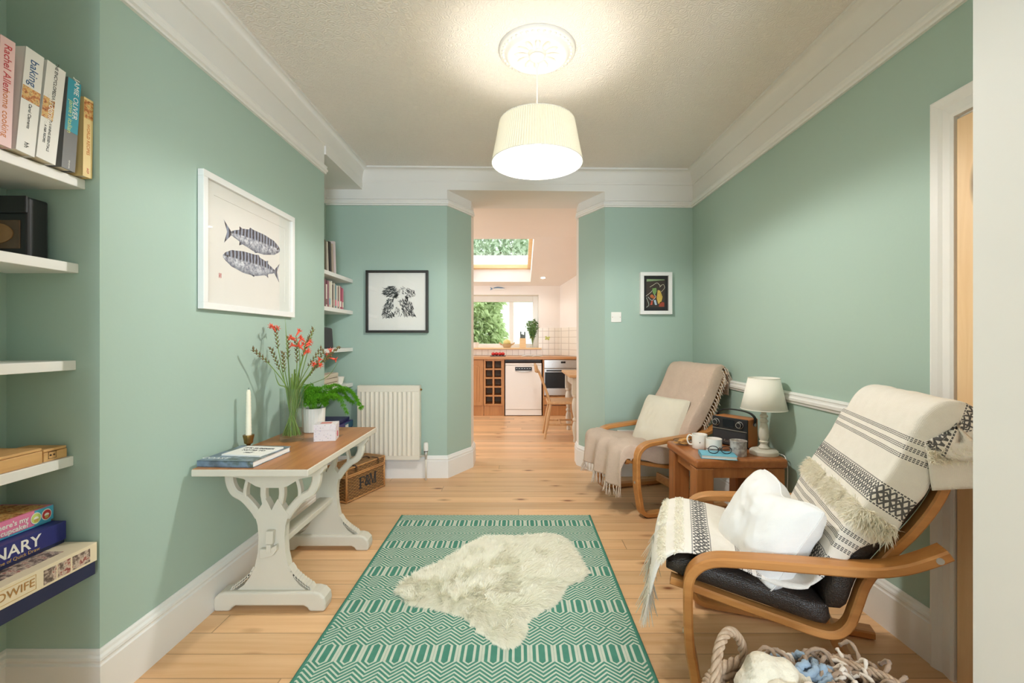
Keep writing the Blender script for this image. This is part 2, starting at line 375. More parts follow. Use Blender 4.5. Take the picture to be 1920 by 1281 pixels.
    def grid(s, fn, nu, nv, m=0, uvfn=None, close_u=False):
        v = []; uv = []
        for j in range(nv + 1):
            for i in range(nu + (0 if close_u else 1)):
                a, b = i / nu, j / nv; v.append(tuple(fn(a, b))); uv.append(uvfn(a, b) if uvfn else (a, b))
        w_ = nu if close_u else nu + 1; fs = []
        for j in range(nv):
            for i in range(nu):
                i2 = (i + 1) % w_ if close_u else i + 1
                fs.append((j * w_ + i, j * w_ + i2, (j + 1) * w_ + i2, (j + 1) * w_ + i))
        return s.add(v, fs, m, uv)
    def ball(s, c, r, n=12, m=0, sc=(1, 1, 1), fn=None):
        pr = [(max(1e-6, math.sin(PI * i / n)), -math.cos(PI * i / n)) for i in range(n + 1)]
        o = len(s.v); s.openlathe(pr, n * 2, (0, 0, 0), m)
        for i in range(o, len(s.v)):
            q = Vector(s.v[i]); k = fn(q) if fn else 1
            s.v[i] = (c[0] + q.x * r * sc[0] * k, c[1] + q.y * r * sc[1] * k, c[2] + q.z * r * sc[2] * k)
        return s
    def strands(s, pts, dirs, length, width, bend=(0, 0, -0.3), m=0, flat=False):
        """fine tapering blades, one per point (numpy arrays)"""
        n = len(pts); side = np.cross(dirs, RNG.normal(size=(n, 3)) * (0.25 if flat else 1) + (np.array([0, 0, 1.0]) if flat else 0)); side /= np.linalg.norm(side, axis=1)[:, None] + 1e-9
        ln = np.asarray(length).reshape(-1, 1) * np.ones((n, 1)); wd = np.asarray(width).reshape(-1, 1) * np.ones((n, 1)); b = np.array(bend)
        p1 = pts + dirs * ln * 0.55; p2 = pts + dirs * ln + b * ln
        v = np.stack([pts - side * wd, pts + side * wd, p1 + side * wd * 0.8, p1 - side * wd * 0.8, p2], 1).reshape(-1, 3)
        o = len(s.v); s.v += [tuple(q) for q in v.tolist()]; s.uv += [(0.0, 0.0)] * len(v)
        for i in range(n):
            k = o + i * 5; s.f.append((k, k + 1, k + 2, k + 3)); s.f.append((k + 3, k + 2, k + 4))
        s.mi += [m] * (2 * n)
        return s
    def text(s, body, size, mat4, depth=0.0006, m=0, bold=0.0, align='CENTER', shear=0.0, sx=1.0):
        cu = bpy.data.curves.new('lettering', 'FONT'); cu.body = body; cu.size = size; cu.extrude = depth; cu.offset = bold
        cu.align_x = align; cu.align_y = 'CENTER'; cu.shear = shear; cu.resolution_u = 3
        o = bpy.data.objects.new('lettering', cu); COL.objects.link(o)
        bpy.context.view_layer.update()
        me = bpy.data.meshes.new_from_object(o.evaluated_get(bpy.context.evaluated_depsgraph_get()))
        vs = [mat4 @ Vector((v.co.x * sx, v.co.y, v.co.z)) for v in me.vertices]; s.add([tuple(q) for q in vs], [tuple(p.vertices) for p in me.polygons], m)
        bpy.data.objects.remove(o); bpy.data.curves.remove(cu); bpy.data.meshes.remove(me)
        return s

def frame(origin, right, up):
    r = Vector(right).normalized(); u = Vector(up).normalized(); n = r.cross(u)
    return Matrix(((r.x, u.x, n.x, origin[0]), (r.y, u.y, n.y, origin[1]), (r.z, u.z, n.z, origin[2]), (0, 0, 0, 1)))

def spline(pts, n=8, closed=False):
    P = [Vector(p) for p in pts]; k = len(P); out = []
    for i in range(k if closed else k - 1):
        p0 = P[(i - 1) % k] if closed or i > 0 else P[0] * 2 - P[1]; p1 = P[i]; p2 = P[(i + 1) % k]
        p3 = P[(i + 2) % k] if closed or i < k - 2 else P[-1] * 2 - P[-2]
        for j in range(n):
            t = j / n
            out.append(0.5 * ((2 * p1) + (p2 - p0) * t + (2 * p0 - 5 * p1 + 4 * p2 - p3) * t * t + (3 * p1 - p0 - 3 * p2 + p3) * t ** 3))
    if not closed: out.append(P[-1])
    return out

PM = {}
def thing(name, label, cat, loc=(0, 0, 0), rotz=0.0, group=None):
    o = bpy.data.objects.new(name, None); COL.objects.link(o); o.empty_display_size = 0.05
    o.location = loc; o.rotation_euler = (0, 0, rotz); o['label'] = label; o['category'] = cat
    if group: o['group'] = group
    PM[o] = Matrix.Translation(loc) @ Matrix.Rotation(rotz, 4, 'Z')
    return o
def finish(o, smooth, bevel, seg, solid, sub):
    me = o.data
    if smooth is not None:
        me.polygons.foreach_set('use_smooth', [True] * len(me.polygons))
        if smooth > 0: me.set_sharp_from_angle(angle=math.radians(smooth))
    if solid: m = o.modifiers.new('thickness', 'SOLIDIFY'); m.thickness = solid; m.offset = -1
    if bevel: m = o.modifiers.new('bevel', 'BEVEL'); m.width = bevel; m.segments = seg; m.limit_method = 'ANGLE'; m.angle_limit = math.radians(40)
    if sub: m = o.modifiers.new('subdivide', 'SUBSURF'); m.levels = sub; m.render_levels = sub
def mesh_obj(name, mb, mats, inv=None, smooth=None, bevel=0, seg=2, solid=0, sub=0):
    me = bpy.data.meshes.new(name)
    vs = [tuple(inv @ Vector(p)) for p in mb.v] if inv is not None else mb.v
    me.from_pydata(vs, [], mb.f)
    for m in (mats if isinstance(mats, (list, tuple)) else [mats]): me.materials.append(m)
    if any(mb.mi): me.polygons.foreach_set('material_index', mb.mi)
    if any(u != (0.0, 0.0) for u in mb.uv[:50]) or any(u != (0.0, 0.0) for u in mb.uv[-50:]):
        lay = me.uv_layers.new(name='UVMap'); li = np.empty(len(me.loops), dtype=np.int32); me.loops.foreach_get('vertex_index', li)
        lay.data.foreach_set('uv', np.array(mb.uv, dtype=np.float32)[li].ravel())
    me.update()
    o = bpy.data.objects.new(name, me); COL.objects.link(o); finish(o, smooth, bevel, seg, solid, sub)
    return o
def part(name, mb, mats, parent, label=None, local=False, **kw):
    """one part; coordinates in world space unless local"""
    M4 = PM[parent]; o = mesh_obj(name, mb, mats, None if local else M4.inverted(), **kw)
    o.parent = parent; PM[o] = M4
    if label: o['label'] = label
    return o
def solo(name, mb, mats, label, cat, base=None, group=None, kind=None, **kw):
    """a thing that is one mesh, origin at its base"""
    if base is None:
        a = np.array(mb.v); base = ((a[:, 0].min() + a[:, 0].max()) / 2, (a[:, 1].min() + a[:, 1].max()) / 2, a[:, 2].min())
    o = mesh_obj(name, mb, mats, Matrix.Translation(base).inverted(), **kw); o.location = base
    o['label'] = label; o['category'] = cat; PM[o] = Matrix.Translation(base)
    if group: o['group'] = group
    if kind: o['kind'] = kind
    return o
def struct(name, mb, mats, parent=None, **kw):
    o = mesh_obj(name, mb, mats, None, **kw)
    if parent is None: o['kind'] = 'structure'
    else: o.parent = parent
    PM[o] = Matrix.Identity(4)
    return o
def copy_tree(o, parent=None):
    c = o.copy(); COL.objects.link(c)
    if parent is not None: c.parent = parent
    PM[c] = PM[o]
    for ch in list(o.children): copy_tree(ch, c)
    return c

def molding(mb, pts, prof, m=0):
    """sweep a closed (offset, z) profile along a plan polyline; offset grows to the right of travel"""
    P = [Vector((p[0], p[1])) for p in pts]; k = len(P); ns = []
    for i in range(k - 1):
        d = (P[i + 1] - P[i]).normalized(); ns.append(Vector((d.y, -d.x)))
    v = []; q = len(prof)
    for i in range(k):
        if i == 0: mm = ns[0]
        elif i == k - 1: mm = ns[-1]
        else: mm = (ns[i - 1] + ns[i]) / (1 + ns[i - 1].dot(ns[i]))
        for (d, z) in prof: v.append((P[i].x + mm.x * d, P[i].y + mm.y * d, z))
    fs = [(i * q + j, i * q + (j + 1) % q, (i + 1) * q + (j + 1) % q, (i + 1) * q + j) for i in range(k - 1) for j in range(q)]
    fs += [tuple(range(q))[::-1], tuple((k - 1) * q + j for j in range(q))]
    return mb.add(v, fs, m)
# ---------------------------------------------------------------- the room
XL, XR, ZC = -1.32, 1.49, 2.60          # chimney breast face, right wall, ceiling
YB1, YB2, YA = 1.4125, 3.046, 3.75      # breast near / far edge, back wall
RAIL, SOF = 2.285, 2.42
XA1, XA2 = -1.614, -1.61                # alcove backs

mb = MB().box(-3.0, 2.6, -2.6, 7.7, -0.12, 0.0); struct('floor', mb, M['pine_floorboards'])
mb = MB().box(-1.75, 1.65, -2.6, 4.30, ZC, ZC + 0.1); struct('ceiling', mb, M['ceil'])

def wallbox(mb, x0, x1, y0, y1, z0=0.0, z1=ZC, low=0, high=1):
    if z0 < RAIL + 0.01 < z1:
        mb.box(x0, x1, y0, y1, z0, RAIL + 0.01, low); mb.box(x0, x1, y0, y1, RAIL + 0.01, z1, high)
    else: mb.box(x0, x1, y0, y1, z0, z1, low if z1 <= RAIL + 0.02 else high)
GW = [M['green'], M['frieze'], M['kwall']]
mb = MB()
wallbox(mb, -1.75, XL, YB1, YB2)                                   # chimney breast
wallbox(mb, -1.75, XA1, -2.6, YB1, 0, SOF); wallbox(mb, -1.75, XL, -2.6, YB1, SOF, ZC)
wallbox(mb, -1.75, XA2, YB2, YA + 0.02, 0, SOF); wallbox(mb, -1.75, XL + 0.012, YB2, YA + 0.02, SOF, ZC)
struct('wall_left', mb, GW)
mb = MB()
wallbox(mb, XR, XR + 0.16, 1.515, 4.30)
wallbox(mb, XR, XR + 0.16, 0.70, 1.515, 1.915, ZC); wallbox(mb, XR, XR + 0.16, -2.6, 0.70)
struct('wall_right', mb, GW)
# back wall with the splayed opening to the kitchen
def poly_wall(mb, poly, z0, z1, m, mk=2):
    o = len(mb.f); mb.prism(poly, lambda x, y: (x, y, z0), lambda x, y: (x, y, z1), m)
    for i in range(o, len(mb.f)):
        ys = [mb.v[j][1] for j in mb.f[i]]
        if min(ys) > 4.05: mb.mi[i] = mk
mb = MB()
PL = [(-1.75, YA), (-0.60, 3.77), (-0.43, 4.08), (-0.43, 4.30), (-1.75, 4.30)]
PR = [(1.49, 3.83), (1.49, 4.30), (0.558, 4.30), (0.558, 4.15), (0.735, 3.81)]
for P_ in (PL, PR): poly_wall(mb, P_, 0, RAIL + 0.01, 0); poly_wall(mb, P_, RAIL + 0.01, SOF, 1, 1)
poly_wall(mb, [(-1.75, YA), (-0.60, 3.77), (0.735, 3.81), (1.49, 3.83), (1.49, 4.30), (-1.75, 4.30)], SOF, ZC, 1, 1)
struct('wall_back', mb, GW)
# the wall between front and back room: its white painted reveal closes the picture on the right
mb = MB().box(0.90, XR, 0.34, 0.887, 0, ZC); struct('wall_front_right', mb, M['frieze'])
mb = MB().box(XA1, -1.06, 0.34, 0.887, 0, ZC); struct('wall_left_blocker', mb, M['frieze'])  # unseen stub, added to keep the front fill off the alcove wall
mb = MB().box(0.9, XR, -2.6, -2.55, 0, ZC).box(-1.75, 0.05, -2.66, -2.6, 0, ZC).box(1.4, XR, -2.66, -2.6, 0, ZC).box(0.05, 1.4, -2.66, -2.6, 0, 0.58).box(0.05, 1.4, -2.66, -2.6, 2.52, ZC)
struct('wall_front', mb, M['frieze'])

# mouldings
cove = [(0.0, 2.478), (0.010, 2.478), (0.010, 2.488)] + [(0.012 + 0.046 * (1 - math.cos(a)), 2.490 + 0.096 * math.sin(a)) for a in [PI / 2 * i / 8 for i in range(9)]] + [(0.066, 2.586), (0.066, 2.60), (0.0, 2.60)]
mb = MB(); molding(mb, [(XL, -2.5), (XL, 3.765), (1.49, 3.83), (1.49, -2.5)], cove); struct('trim_1', mb, M['frieze'], smooth=50)
rail = [(0, RAIL), (0.014, RAIL), (0.014, RAIL + 0.01), (0.024, RAIL + 0.014), (0.026, RAIL + 0.026), (0.018, RAIL + 0.032), (0.018, RAIL + 0.040), (0.024, RAIL + 0.046), (0.010, RAIL + 0.056), (0, RAIL + 0.058)]
mb = MB()
molding(mb, [(XL, YB1), (XL, YB2)], rail)
molding(mb, [(XA2, YA + 0.0025), (-0.60, 3.77), (-0.43, 4.08), (-0.43, 4.15)], rail)
molding(mb, [(0.558, 4.22), (0.558, 4.15), (0.735, 3.81), (1.49, 3.83), (1.49, 0.70)], rail)
struct('trim_2', mb, M['white'])
base = [(0, 0), (0.020, 0), (0.020, 0.142), (0.015, 0.146), (0.015, 0.152), (0.019, 0.158), (0.017, 0.166), (0.010, 0.172), (0.008, 0.180), (0.003, 0.186), (0, 0.186)]
mb = MB(); molding(mb, [(XA1, 0.887), (XA1, YB1), (XL, YB1), (XL, YB2), (XA2, YB2), (XA2, YA)], base); struct('baseboard_left', mb, M['white'])
mb = MB(); molding(mb, [(XA2, YA + 0.0025), (-0.60, 3.77), (-0.43, 4.08), (-0.43, 4.30)], base)
molding(mb, [(0.558, 4.30), (0.558, 4.15), (0.735, 3.81), (1.49, 3.83)], base); struct('baseboard_back', mb, M['white'])
mb = MB(); molding(mb, [(1.49, 3.83), (1.49, 1.60)], base); struct('baseboard_right', mb, M['white'])
dado = [(0, 0.815), (0.010, 0.815), (0.014, 0.826), (0.022, 0.832), (0.024, 0.846), (0.016, 0.852), (0.016, 0.860), (0.020, 0.866), (0.008, 0.874), (0, 0.876)]
mb = MB(); molding(mb, [(1.49, 3.828), (1.49, 1.60)], dado); struct('trim_3', mb, M['white'])

# door in the right wall
YD = 1.515
d = MB().box(1.474, 1.514, 0.716, YD - 0.010, 0.006, 1.900)
door = struct('door_1', d, M['pine_door'])
o = part('panel', MB().box(1.468, 1.4742, 0.83, 1.385, 0.95, 1.74).box(1.468, 1.4742, 0.83, 1.385, 0.14, 0.80), M['pine_door'], door, bevel=0.004)
mb = MB()
arch = [(0, 0), (0, 0.018), (0.010, 0.022), (0.044, 0.014), (0.056, 0.020), (0.074, 0.026), (0.081, 0.024), (0.085, 0.0)]   # (away from opening, thickness)
def arch_leg(y, sgn): mb.prism(arch, lambda a, t: (XR - t, y + sgn * a, 0), lambda a, t: (XR - t, y + sgn * a, 1.915 + a))
arch_leg(YD, 1); arch_leg(0.70, -1)
mb.prism(arch, lambda a, t: (XR - t, YD + a, 1.915 + a), lambda a, t: (XR - t, 0.70 - a, 1.915 + a))
mb.box(XR, XR + 0.15, YD - 0.006, YD, 0, 1.915).box(XR, XR + 0.15, 0.70, 0.706, 0, 1.915).box(XR, XR + 0.15, 0.706, YD - 0.006, 1.909, 1.915)
mb.box(1.516, 1.53, YD - 0.03, YD - 0.006, 0, 1.909).box(1.516, 1.53, 0.706, YD - 0.006, 1.88, 1.909)
struct('trim_4', mb, M['white'])

# ---------------------------------------------------------------- kitchen shell
YK = 7.40
mb = MB()
mb.box(-2.0, -1.1, YK, YK + 0.3, 0, 2.3).box(0.335, 1.3, YK, YK + 0.3, 0, 2.3).box(-1.1, 0.335, YK, YK + 0.3, 0, 1.0).box(-1.1, 0.335, YK, YK + 0.3, 1.90, 2.3)
mb.prism([(0.687, YK), (1.30, 5.95), (1.30, YK)], lambda x, y: (x, y, 0), lambda x, y: (x, y, 2.5))
struct('wall_kitchen_back', mb, M['kwall'])
mb = MB().box(1.30, 1.40, 4.30, YK + 0.3, 0, 2.6); struct('wall_kitchen_right', mb, M['kwall'])
mb = MB().box(-2.45, -2.35, 4.30, 4.9, 0, 2.6).box(-2.45, -2.35, 6.9, YK + 0.3, 0, 2.6).box(-2.45, -2.35, 4.9, 6.9, 2.15, 2.6).box(-2.45, -2.0, YK, YK + 0.3, 0, 2.4).box(-2.45, -1.75, 4.20, 4.30, 0, 2.6)
struct('wall_kitchen_left', mb, M['kwall'])
# ceiling: flat part, then a slope with the roof window
zs = lambda y: 2.43 - (y - 5.54) * 0.205
mb = MB().box(-2.45, 1.40, 4.30, 5.54, 2.43, 2.55)
def slope_piece(x0, x1, y0, y1):
    mb.prism([(y0, zs(y0)), (y1, zs(y1)), (y1, zs(y1) + 0.10), (y0, zs(y0) + 0.10)], lambda y, z: (x0, y, z), lambda y, z: (x1, y, z))
SX0, SX1, SY0, SY1 = -0.78, 0.195, 5.60, 7.20
slope_piece(-2.45, 1.40, 5.54, SY0); slope_piece(-2.45, 1.40, SY1, YK + 0.3); slope_piece(-2.45, SX0, SY0, SY1); slope_piece(SX1, 1.40, SY0, SY1)
# white shaft lining
for (x0, x1) in ((SX0 - 0.04, SX0), (SX1, SX1 + 0.04)):
    mb.prism([(SY0, zs(SY0) + 0.10), (SY1, zs(SY1) + 0.10), (SY1, zs(SY1) + 0.26), (SY0, zs(SY0) + 0.26)], lambda y, z: (x0, y, z), lambda y, z: (x1, y, z))
mb.box(SX0, SX1, SY1, SY1 + 0.04, zs(SY1) + 0.10, zs(SY1) + 0.26).box(SX0, SX1, SY0 - 0.04, SY0, zs(SY0) + 0.10, zs(SY0) + 0.26)
struct('ceiling.001', mb, M['kwall'])
# roof window
mb = MB(); dz = 0.22
def slat(x0, x1, y0, y1, t0, t1):
    mb.prism([(y0, zs(y0) + t0), (y1, zs(y1) + t0), (y1, zs(y1) + t1), (y0, zs(y0) + t1)], lambda y, z: (x0, y, z), lambda y, z: (x1, y, z))
slat(SX0, SX0 + 0.05, SY0, SY1, 0.2, 0.26); slat(SX1 - 0.05, SX1, SY0, SY1, 0.2, 0.26); slat(SX0, SX1, SY0, SY0 + 0.05, 0.2, 0.26); slat(SX0, SX1, SY1 - 0.05, SY1, 0.2, 0.26)
win2 = struct('window_2', mb, M['sillwood'])
mb = MB(); slat(SX0 + 0.05, SX1 - 0.05, SY0 + 0.05, SY1 - 0.05, 0.228, 0.234); part('pane', mb, M['pane'], win2)
# kitchen window
mb = MB()
for (x0, x1, z0, z1) in ((-1.1, -1.03, 1.0, 1.9), (0.245, 0.335, 1.0, 1.9), (-1.03, 0.245, 1.80, 1.9), (-1.03, 0.245, 1.0, 1.09), (-0.155, -0.085, 1.09, 1.80)):
    mb.box(x0, x1, YK + 0.20, YK + 0.27, z0, z1)
win1 = struct('window_1', mb, M['plastic_white'], bevel=0.006)
part('pane', MB().box(-1.03, 0.245, YK + 0.235, YK + 0.241, 1.09, 1.80), M['pane'], win1)
mb = MB().box(-1.3, 0.375, YK - 0.06, YK + 0.20, 1.0, 1.025); struct('trim_5', mb, M['sillwood'], bevel=0.005)
# tiles
mb = MB().box(-2.0, 0.335, YK - 0.008, YK, 0.90, 0.995).box(0.335, 0.69, YK - 0.008, YK, 0.90, 1.355)
dv = Vector((1.30 - 0.687, 5.95 - YK)).normalized(); nv = Vector((-abs(dv.y), -dv.x)) * 0.008
a_ = Vector((0.687, YK)); b_ = Vector((1.25, YK + (1.25 - 0.687) * dv.y / dv.x))
mb.prism([(a_.x, a_.y), (b_.x, b_.y), (b_.x + nv.x, b_.y + nv.y), (a_.x + nv.x, a_.y + nv.y)], lambda x, y: (x, y, 0.90), lambda x, y: (x, y, 1.355))
struct('wall_tiles', mb, M['tiles'])
# outside: lawn and shrubs
solo('lawn', MB().box(-9, 9, 7.75, 22, -0.3, -0.2), M['grass'], 'grassy garden ground beyond the kitchen window', 'lawn', kind='structure')
def bush(name, label, c, sc, n, leaf, mat, group=None):
    t = thing(name, label, 'shrub' if 'shrub' in name else 'tree', (c[0], c[1], -0.2), 0, group)
    d = RNG.normal(size=(n, 3)); d /= np.linalg.norm(d, axis=1)[:, None]
    lump = 0.82 + 0.22 * np.sin(d[:, 0] * 7 + c[0]) * np.sin(d[:, 2] * 6 + 1) * np.cos(d[:, 1] * 5)
    p = d * (np.array(sc) * (lump * (0.75 + 0.25 * RNG.random(n)))[:, None]) + np.array(c)
    dr = d + RNG.normal(size=(n, 3)) * 0.7; dr /= np.linalg.norm(dr, axis=1)[:, None]
    m = MB().strands(p, dr, leaf * (0.7 + 0.6 * RNG.random(n)), leaf * 0.22, (0, 0, -0.35)); part('foliage', m, mat, t)
    part('trunk', MB().tube([(c[0], c[1], -0.2), (c[0] + 0.05, c[1], c[2] * 0.5), (c[0], c[1], c[2])], [0.12, 0.09, 0.05], 8), M['stem_brown'], t)
bush('garden_shrub', 'large bright green shrub filling the left of the kitchen window', (-1.25, 9.9, 1.2), (1.10, 0.8, 1.5), 9000, 0.16, M['leaf1'])
bush('garden_shrub', 'low broad leaved shrub under the kitchen window outside', (-0.30, 8.25, 0.55), (0.5, 0.32, 0.6), 3500, 0.15, M['leaf1'])
bush('garden_tree', 'tall leafy tree seen through the roof window', (-0.8, 20.5, 5.2), (5.0, 1.6, 3.4), 14000, 0.36, M['leaf2'])
t = thing('neighbouring_house', 'pale house wall seen through the right half of the kitchen window', 'house', (0.9, 15.0, -0.2))
part('wall', MB().box(-2.6, 4.0, 15.5, 18.0, -0.2, 3.0), M['house'], t)
part('roof', MB().prism([(15.2, 3.0), (18.2, 3.0), (16.7, 4.3)], lambda y, z: (-2.8, y, z), lambda y, z: (4.2, y, z)), M['house'], t)
# ---------------------------------------------------------------- near alcove, left edge of the picture
SH = [1.663, 1.399, 1.0944, 0.7934, 0.432]
names = ['top shelf of the near alcove holding leaning cookery books', 'white near alcove shelf holding a black case with amber window',
         'empty white shelf in the middle of the near alcove', 'white near alcove shelf holding two small wooden boxes', 'lowest white near alcove shelf holding stacked board game boxes']
fronts = [-1.365, -1.386, -1.394, -1.402, -1.386]
for z, lb, xf in zip(SH, names, fronts):
    solo('wall_shelf', MB().box(XA1, xf, 0.888, YB1, z - 0.030, z), M['white'], lb, 'shelf', group='shelves of the near alcove', bevel=0.002)

def bookmat(name, c): return plain(name, c, 0.45, var=0.03)
def book(label, y0, th, h, xs, depth, z, lean, cover, spine_fn=None, group=None, cat='book'):
    """book standing on a shelf, spine to +X; local frame x = towards room, y = along shelf"""
    t = thing('book', label, cat, (xs, y0, z), 0, group)
    R = Matrix.Rotation(-math.radians(lean), 4, 'X')
    off = Matrix.Translation((0, 0, th * math.sin(math.radians(abs(lean))) + 0.001)) if lean > 0 else Matrix.Translation((0, 0, 0.001))
    T = off @ R
    b = MB().box(-depth, -0.002, 0, 0.0025, 0, h).box(-depth, -0.002, th - 0.0025, th, 0, h).box(-0.004, 0, 0, th, 0, h); b.xf(T)
    part('cover', b, cover, t, local=True)
    b = MB().box(-depth + 0.006, -0.004, 0.0025, th - 0.0025, 0.004, h - 0.004); b.xf(T); part('pages', b, M['pages'], t, local=True)
    if spine_fn: spine_fn(t, T, th, h)
    return t
def spine_text(body, size, zc, mat, sx=1.0, dy=0.0, name='title_lettering'):
    def f(t, T, th, h):
        m4 = T @ frame((0.0004, th / 2 + dy, zc * h), (0, 0, -1), (0, 1, 0)); part(name, MB().text(body, size, m4, 0.0003, sx=sx), mat, t, local=True)
    return f
def spine_patch(z0, z1, mat, name='spine_picture', y0=0.0, y1=1.0):
    def f(t, T, th, h): b = MB().box(0, 0.0006, th * y0 + 0.0008, th * y1 - 0.0008, z0 * h, z1 * h); b.xf(T); part(name, b, mat, t, local=True)
    return f
def both(*fs):
    def f(t, T, th, h):
        for q in fs: q(t, T, th, h)
    return f
g = G('food_photograph'); v = g.coord(); c_ = g.ramp(g.noise(v, 70, 4, 0.7), [(0.3, L((70, 38, 22))), (0.45, L((190, 110, 40))), (0.55, L((226, 190, 120))), (0.7, L((120, 60, 30)))]); M['photo_food'] = g.set(c_, 0.4)
g = G('group_photograph'); v = g.coord(); c_ = g.ramp(g.noise(v, 45, 4, 0.7), [(0.3, L((40, 34, 36))), (0.45, L((120, 100, 92))), (0.55, L((214, 196, 180))), (0.62, L((150, 60, 50))), (0.75, L((60, 70, 90)))]); M['photo_group'] = g.set(c_, 0.4)
wt = bookmat('white_book_cover', (232, 230, 226)); ink = M['ink']; red = bookmat('red_lettering', (196, 52, 60)); blue = bookmat('blue_lettering', (52, 92, 140)); gold = bookmat('gold_lettering', (206, 170, 90)); whiteink = bookmat('white_lettering', (240, 238, 232))
pinkc = bookmat('pale_pink_cover', (232, 196, 196)); teal = bookmat('turquoise_cover', (36, 150, 172)); greyc = bookmat('grey_cover', (112, 112, 112)); yel = bookmat('straw_yellow_cover', (232, 204, 142)); orange = bookmat('orange_lettering', (206, 120, 50)); limec = bookmat('lime_lettering', (206, 222, 120))
SZ = SH[0]; gp = 'cookery books on the top shelf'
book('pale pink cookery book with red lettering at the left end', 1.148, 0.034, 0.285, -1.338, 0.21, SZ, 2, pinkc, both(spine_text('Rachel Allen', 0.025, 0.72, red), spine_text('home cooking', 0.022, 0.30, orange)), gp)
book('thick white book lettered baking with a small food picture', 1.193, 0.046, 0.292, -1.338, 0.20, SZ, 5, wt, both(spine_text('baking', 0.030, 0.78, blue), spine_patch(0.50, 0.63, M['photo_food']), spine_text('Carol Clements', 0.011, 0.36, ink), spine_text('hh', 0.016, 0.08, ink)), gp)
book('thick white encyclopedia with a band of food pictures on its spine', 1.243, 0.052, 0.288, -1.338, 0.19, SZ, 6, wt, both(spine_text('THE ENCYCLOPEDIA OF', 0.012, 0.80, ink), spine_patch(0.42, 0.63, M['photo_food'], y1=0.62), spine_text('gardening', 0.024, 0.52, whiteink, name='title_lettering', dy=-0.002), spine_text('PLANNING ESSENTIALS', 0.009, 0.26, ink), spine_text('A R&R RECIPES', 0.008, 0.26, ink, dy=-0.012)), gp)
book('turquoise and grey cookery book with white and lime lettering', 1.312, 0.040, 0.276, -1.338, 0.17, SZ, 4, greyc, both(spine_patch(0.42, 0.998, teal, 'spine_upper_band'), spine_text('JAMIE OLIVER', 0.021, 0.80, whiteink, dy=0.006), spine_text('jamie\'s italian', 0.019, 0.58, limec, dy=-0.006), spine_text('PENGUIN', 0.006, 0.06, whiteink)), gp)
book('straw yellow cookery book nearest the chimney breast with a brown picture', 1.376, 0.030, 0.245, -1.338, 0.13, SZ, 1, yel, both(spine_patch(0.74, 0.97, M['photo_food']), spine_text('WORLD RECIPES', 0.013, 0.48, orange), spine_text('ACP', 0.009, 0.08, red, dy=0.0)), gp)

# black case with an amber window
z = SH[1]; t = thing('case', 'black storage case with an amber window on the second near alcove shelf', 'case', (-1.53, 1.35, z))
part('body', MB().box(-1.605, -1.452, 1.325, 1.385, z + 0.0005, z + 0.185), M['black'], t, bevel=0.006)
amber = plain('amber_window', (150, 110, 70), 0.25, var=0.2, scale=30)
part('window', MB().box(-1.60, -1.472, 1.322, 1.326, z + 0.03, z + 0.115), plain('smoked_window', (88, 66, 48), 0.2, var=0.3, scale=20), t, bevel=0.008)
part('spool', MB().prism([(0.05 * math.cos(a) - 1.54, 0.03 * math.sin(a) + z + 0.075) for a in [2 * PI * i / 24 for i in range(24)]], lambda x, zz: (x, 1.3195, zz), lambda x, zz: (x, 1.322, zz)), amber, t)
part('lid', MB().box(-1.607, -1.450, 1.318, 1.326, z + 0.135, z + 0.186), M['black'], t, bevel=0.003)
# wooden boxes
z = SH[3]
def wbox(label, y0, y1, x0, x1, h):
    t = thing('wooden_box', label, 'box', ((x0 + x1) / 2, (y0 + y1) / 2, z), 0, 'wooden boxes on the fourth near alcove shelf')
    part('body', MB().box(x0, x1, y0, y1, z + 0.0005, z + h - 0.009), M['boxwood'], t, bevel=0.002); part('lid', MB().box(x0 + 0.001, x1 - 0.001, y0 + 0.001, y1 - 0.001, z + h - 0.008, z + h), M['boxwood'], t, bevel=0.002)
    return t
wbox('larger flat wooden box with a sliding lid on the near alcove shelf', 1.15, 1.326, -1.56, -1.408, 0.046)
t = wbox('smaller wooden box beside the larger one close to the alcove wall', 1.332, 1.402, -1.53, -1.412, 0.037)
b = MB()
for k in (0, 1): b.ball((-1.4115, 1.352 + k * 0.010, z + 0.018), 0.0028, 6)
b.tube([(-1.4115, 1.346, z + 0.008), (-1.4115, 1.346, z + 0.028), (-1.4115, 1.368, z + 0.028), (-1.4115, 1.368, z + 0.008)], 0.0008, 5, closed=True); part('inlay', b, M['strap'], t)
# board games
z = SH[4]
def gamebox(name, label, x0, x1, y0, y1, z0, z1, top, basemat, split=0.4):
    t = thing(name, label, 'box', ((x0 + x1) / 2, (y0 + y1) / 2, z0), 0, 'board game boxes in the near alcove')
    zm = z0 + (z1 - z0) * split
    part('base', MB().box(x0 + 0.003, x1 - 0.003, y0 + 0.003, y1 - 0.003, z0, zm), basemat, t); part('lid', MB().box(x0, x1, y0, y1, zm, z1), top, t, bevel=0.001)
    return t
creamb = bookmat('cream_box_card', (232, 218, 190)); navy = bookmat('navy_box_card', (28, 36, 74)); royal = bookmat('royal_blue_box_card', (40, 44, 116)); pinkb = bookmat('candy_pink_box_card', (226, 128, 166)); cyan = bookmat('sky_blue_box_card', (80, 176, 208))
zz = z + 0.0005
t = gamebox('puzzle_box', 'cream puzzle box with group photographs at the bottom of the games stack', -1.605, -1.312, 0.98, 1.395, zz, zz + 0.098, creamb, navy, 0.42)
part('photo_panel', MB().box(-1.58, -1.35, 1.05, 1.33, zz + 0.098, zz + 0.0986), M['photo_group'], t)
for i, (a, b_) in enumerate(((1.238, 1.272), (1.276, 1.312), (1.318, 1.372))): part('photo', MB().box(-1.312, -1.3114, a, b_, zz + 0.048, zz + 0.088), M['photo_group'], t)
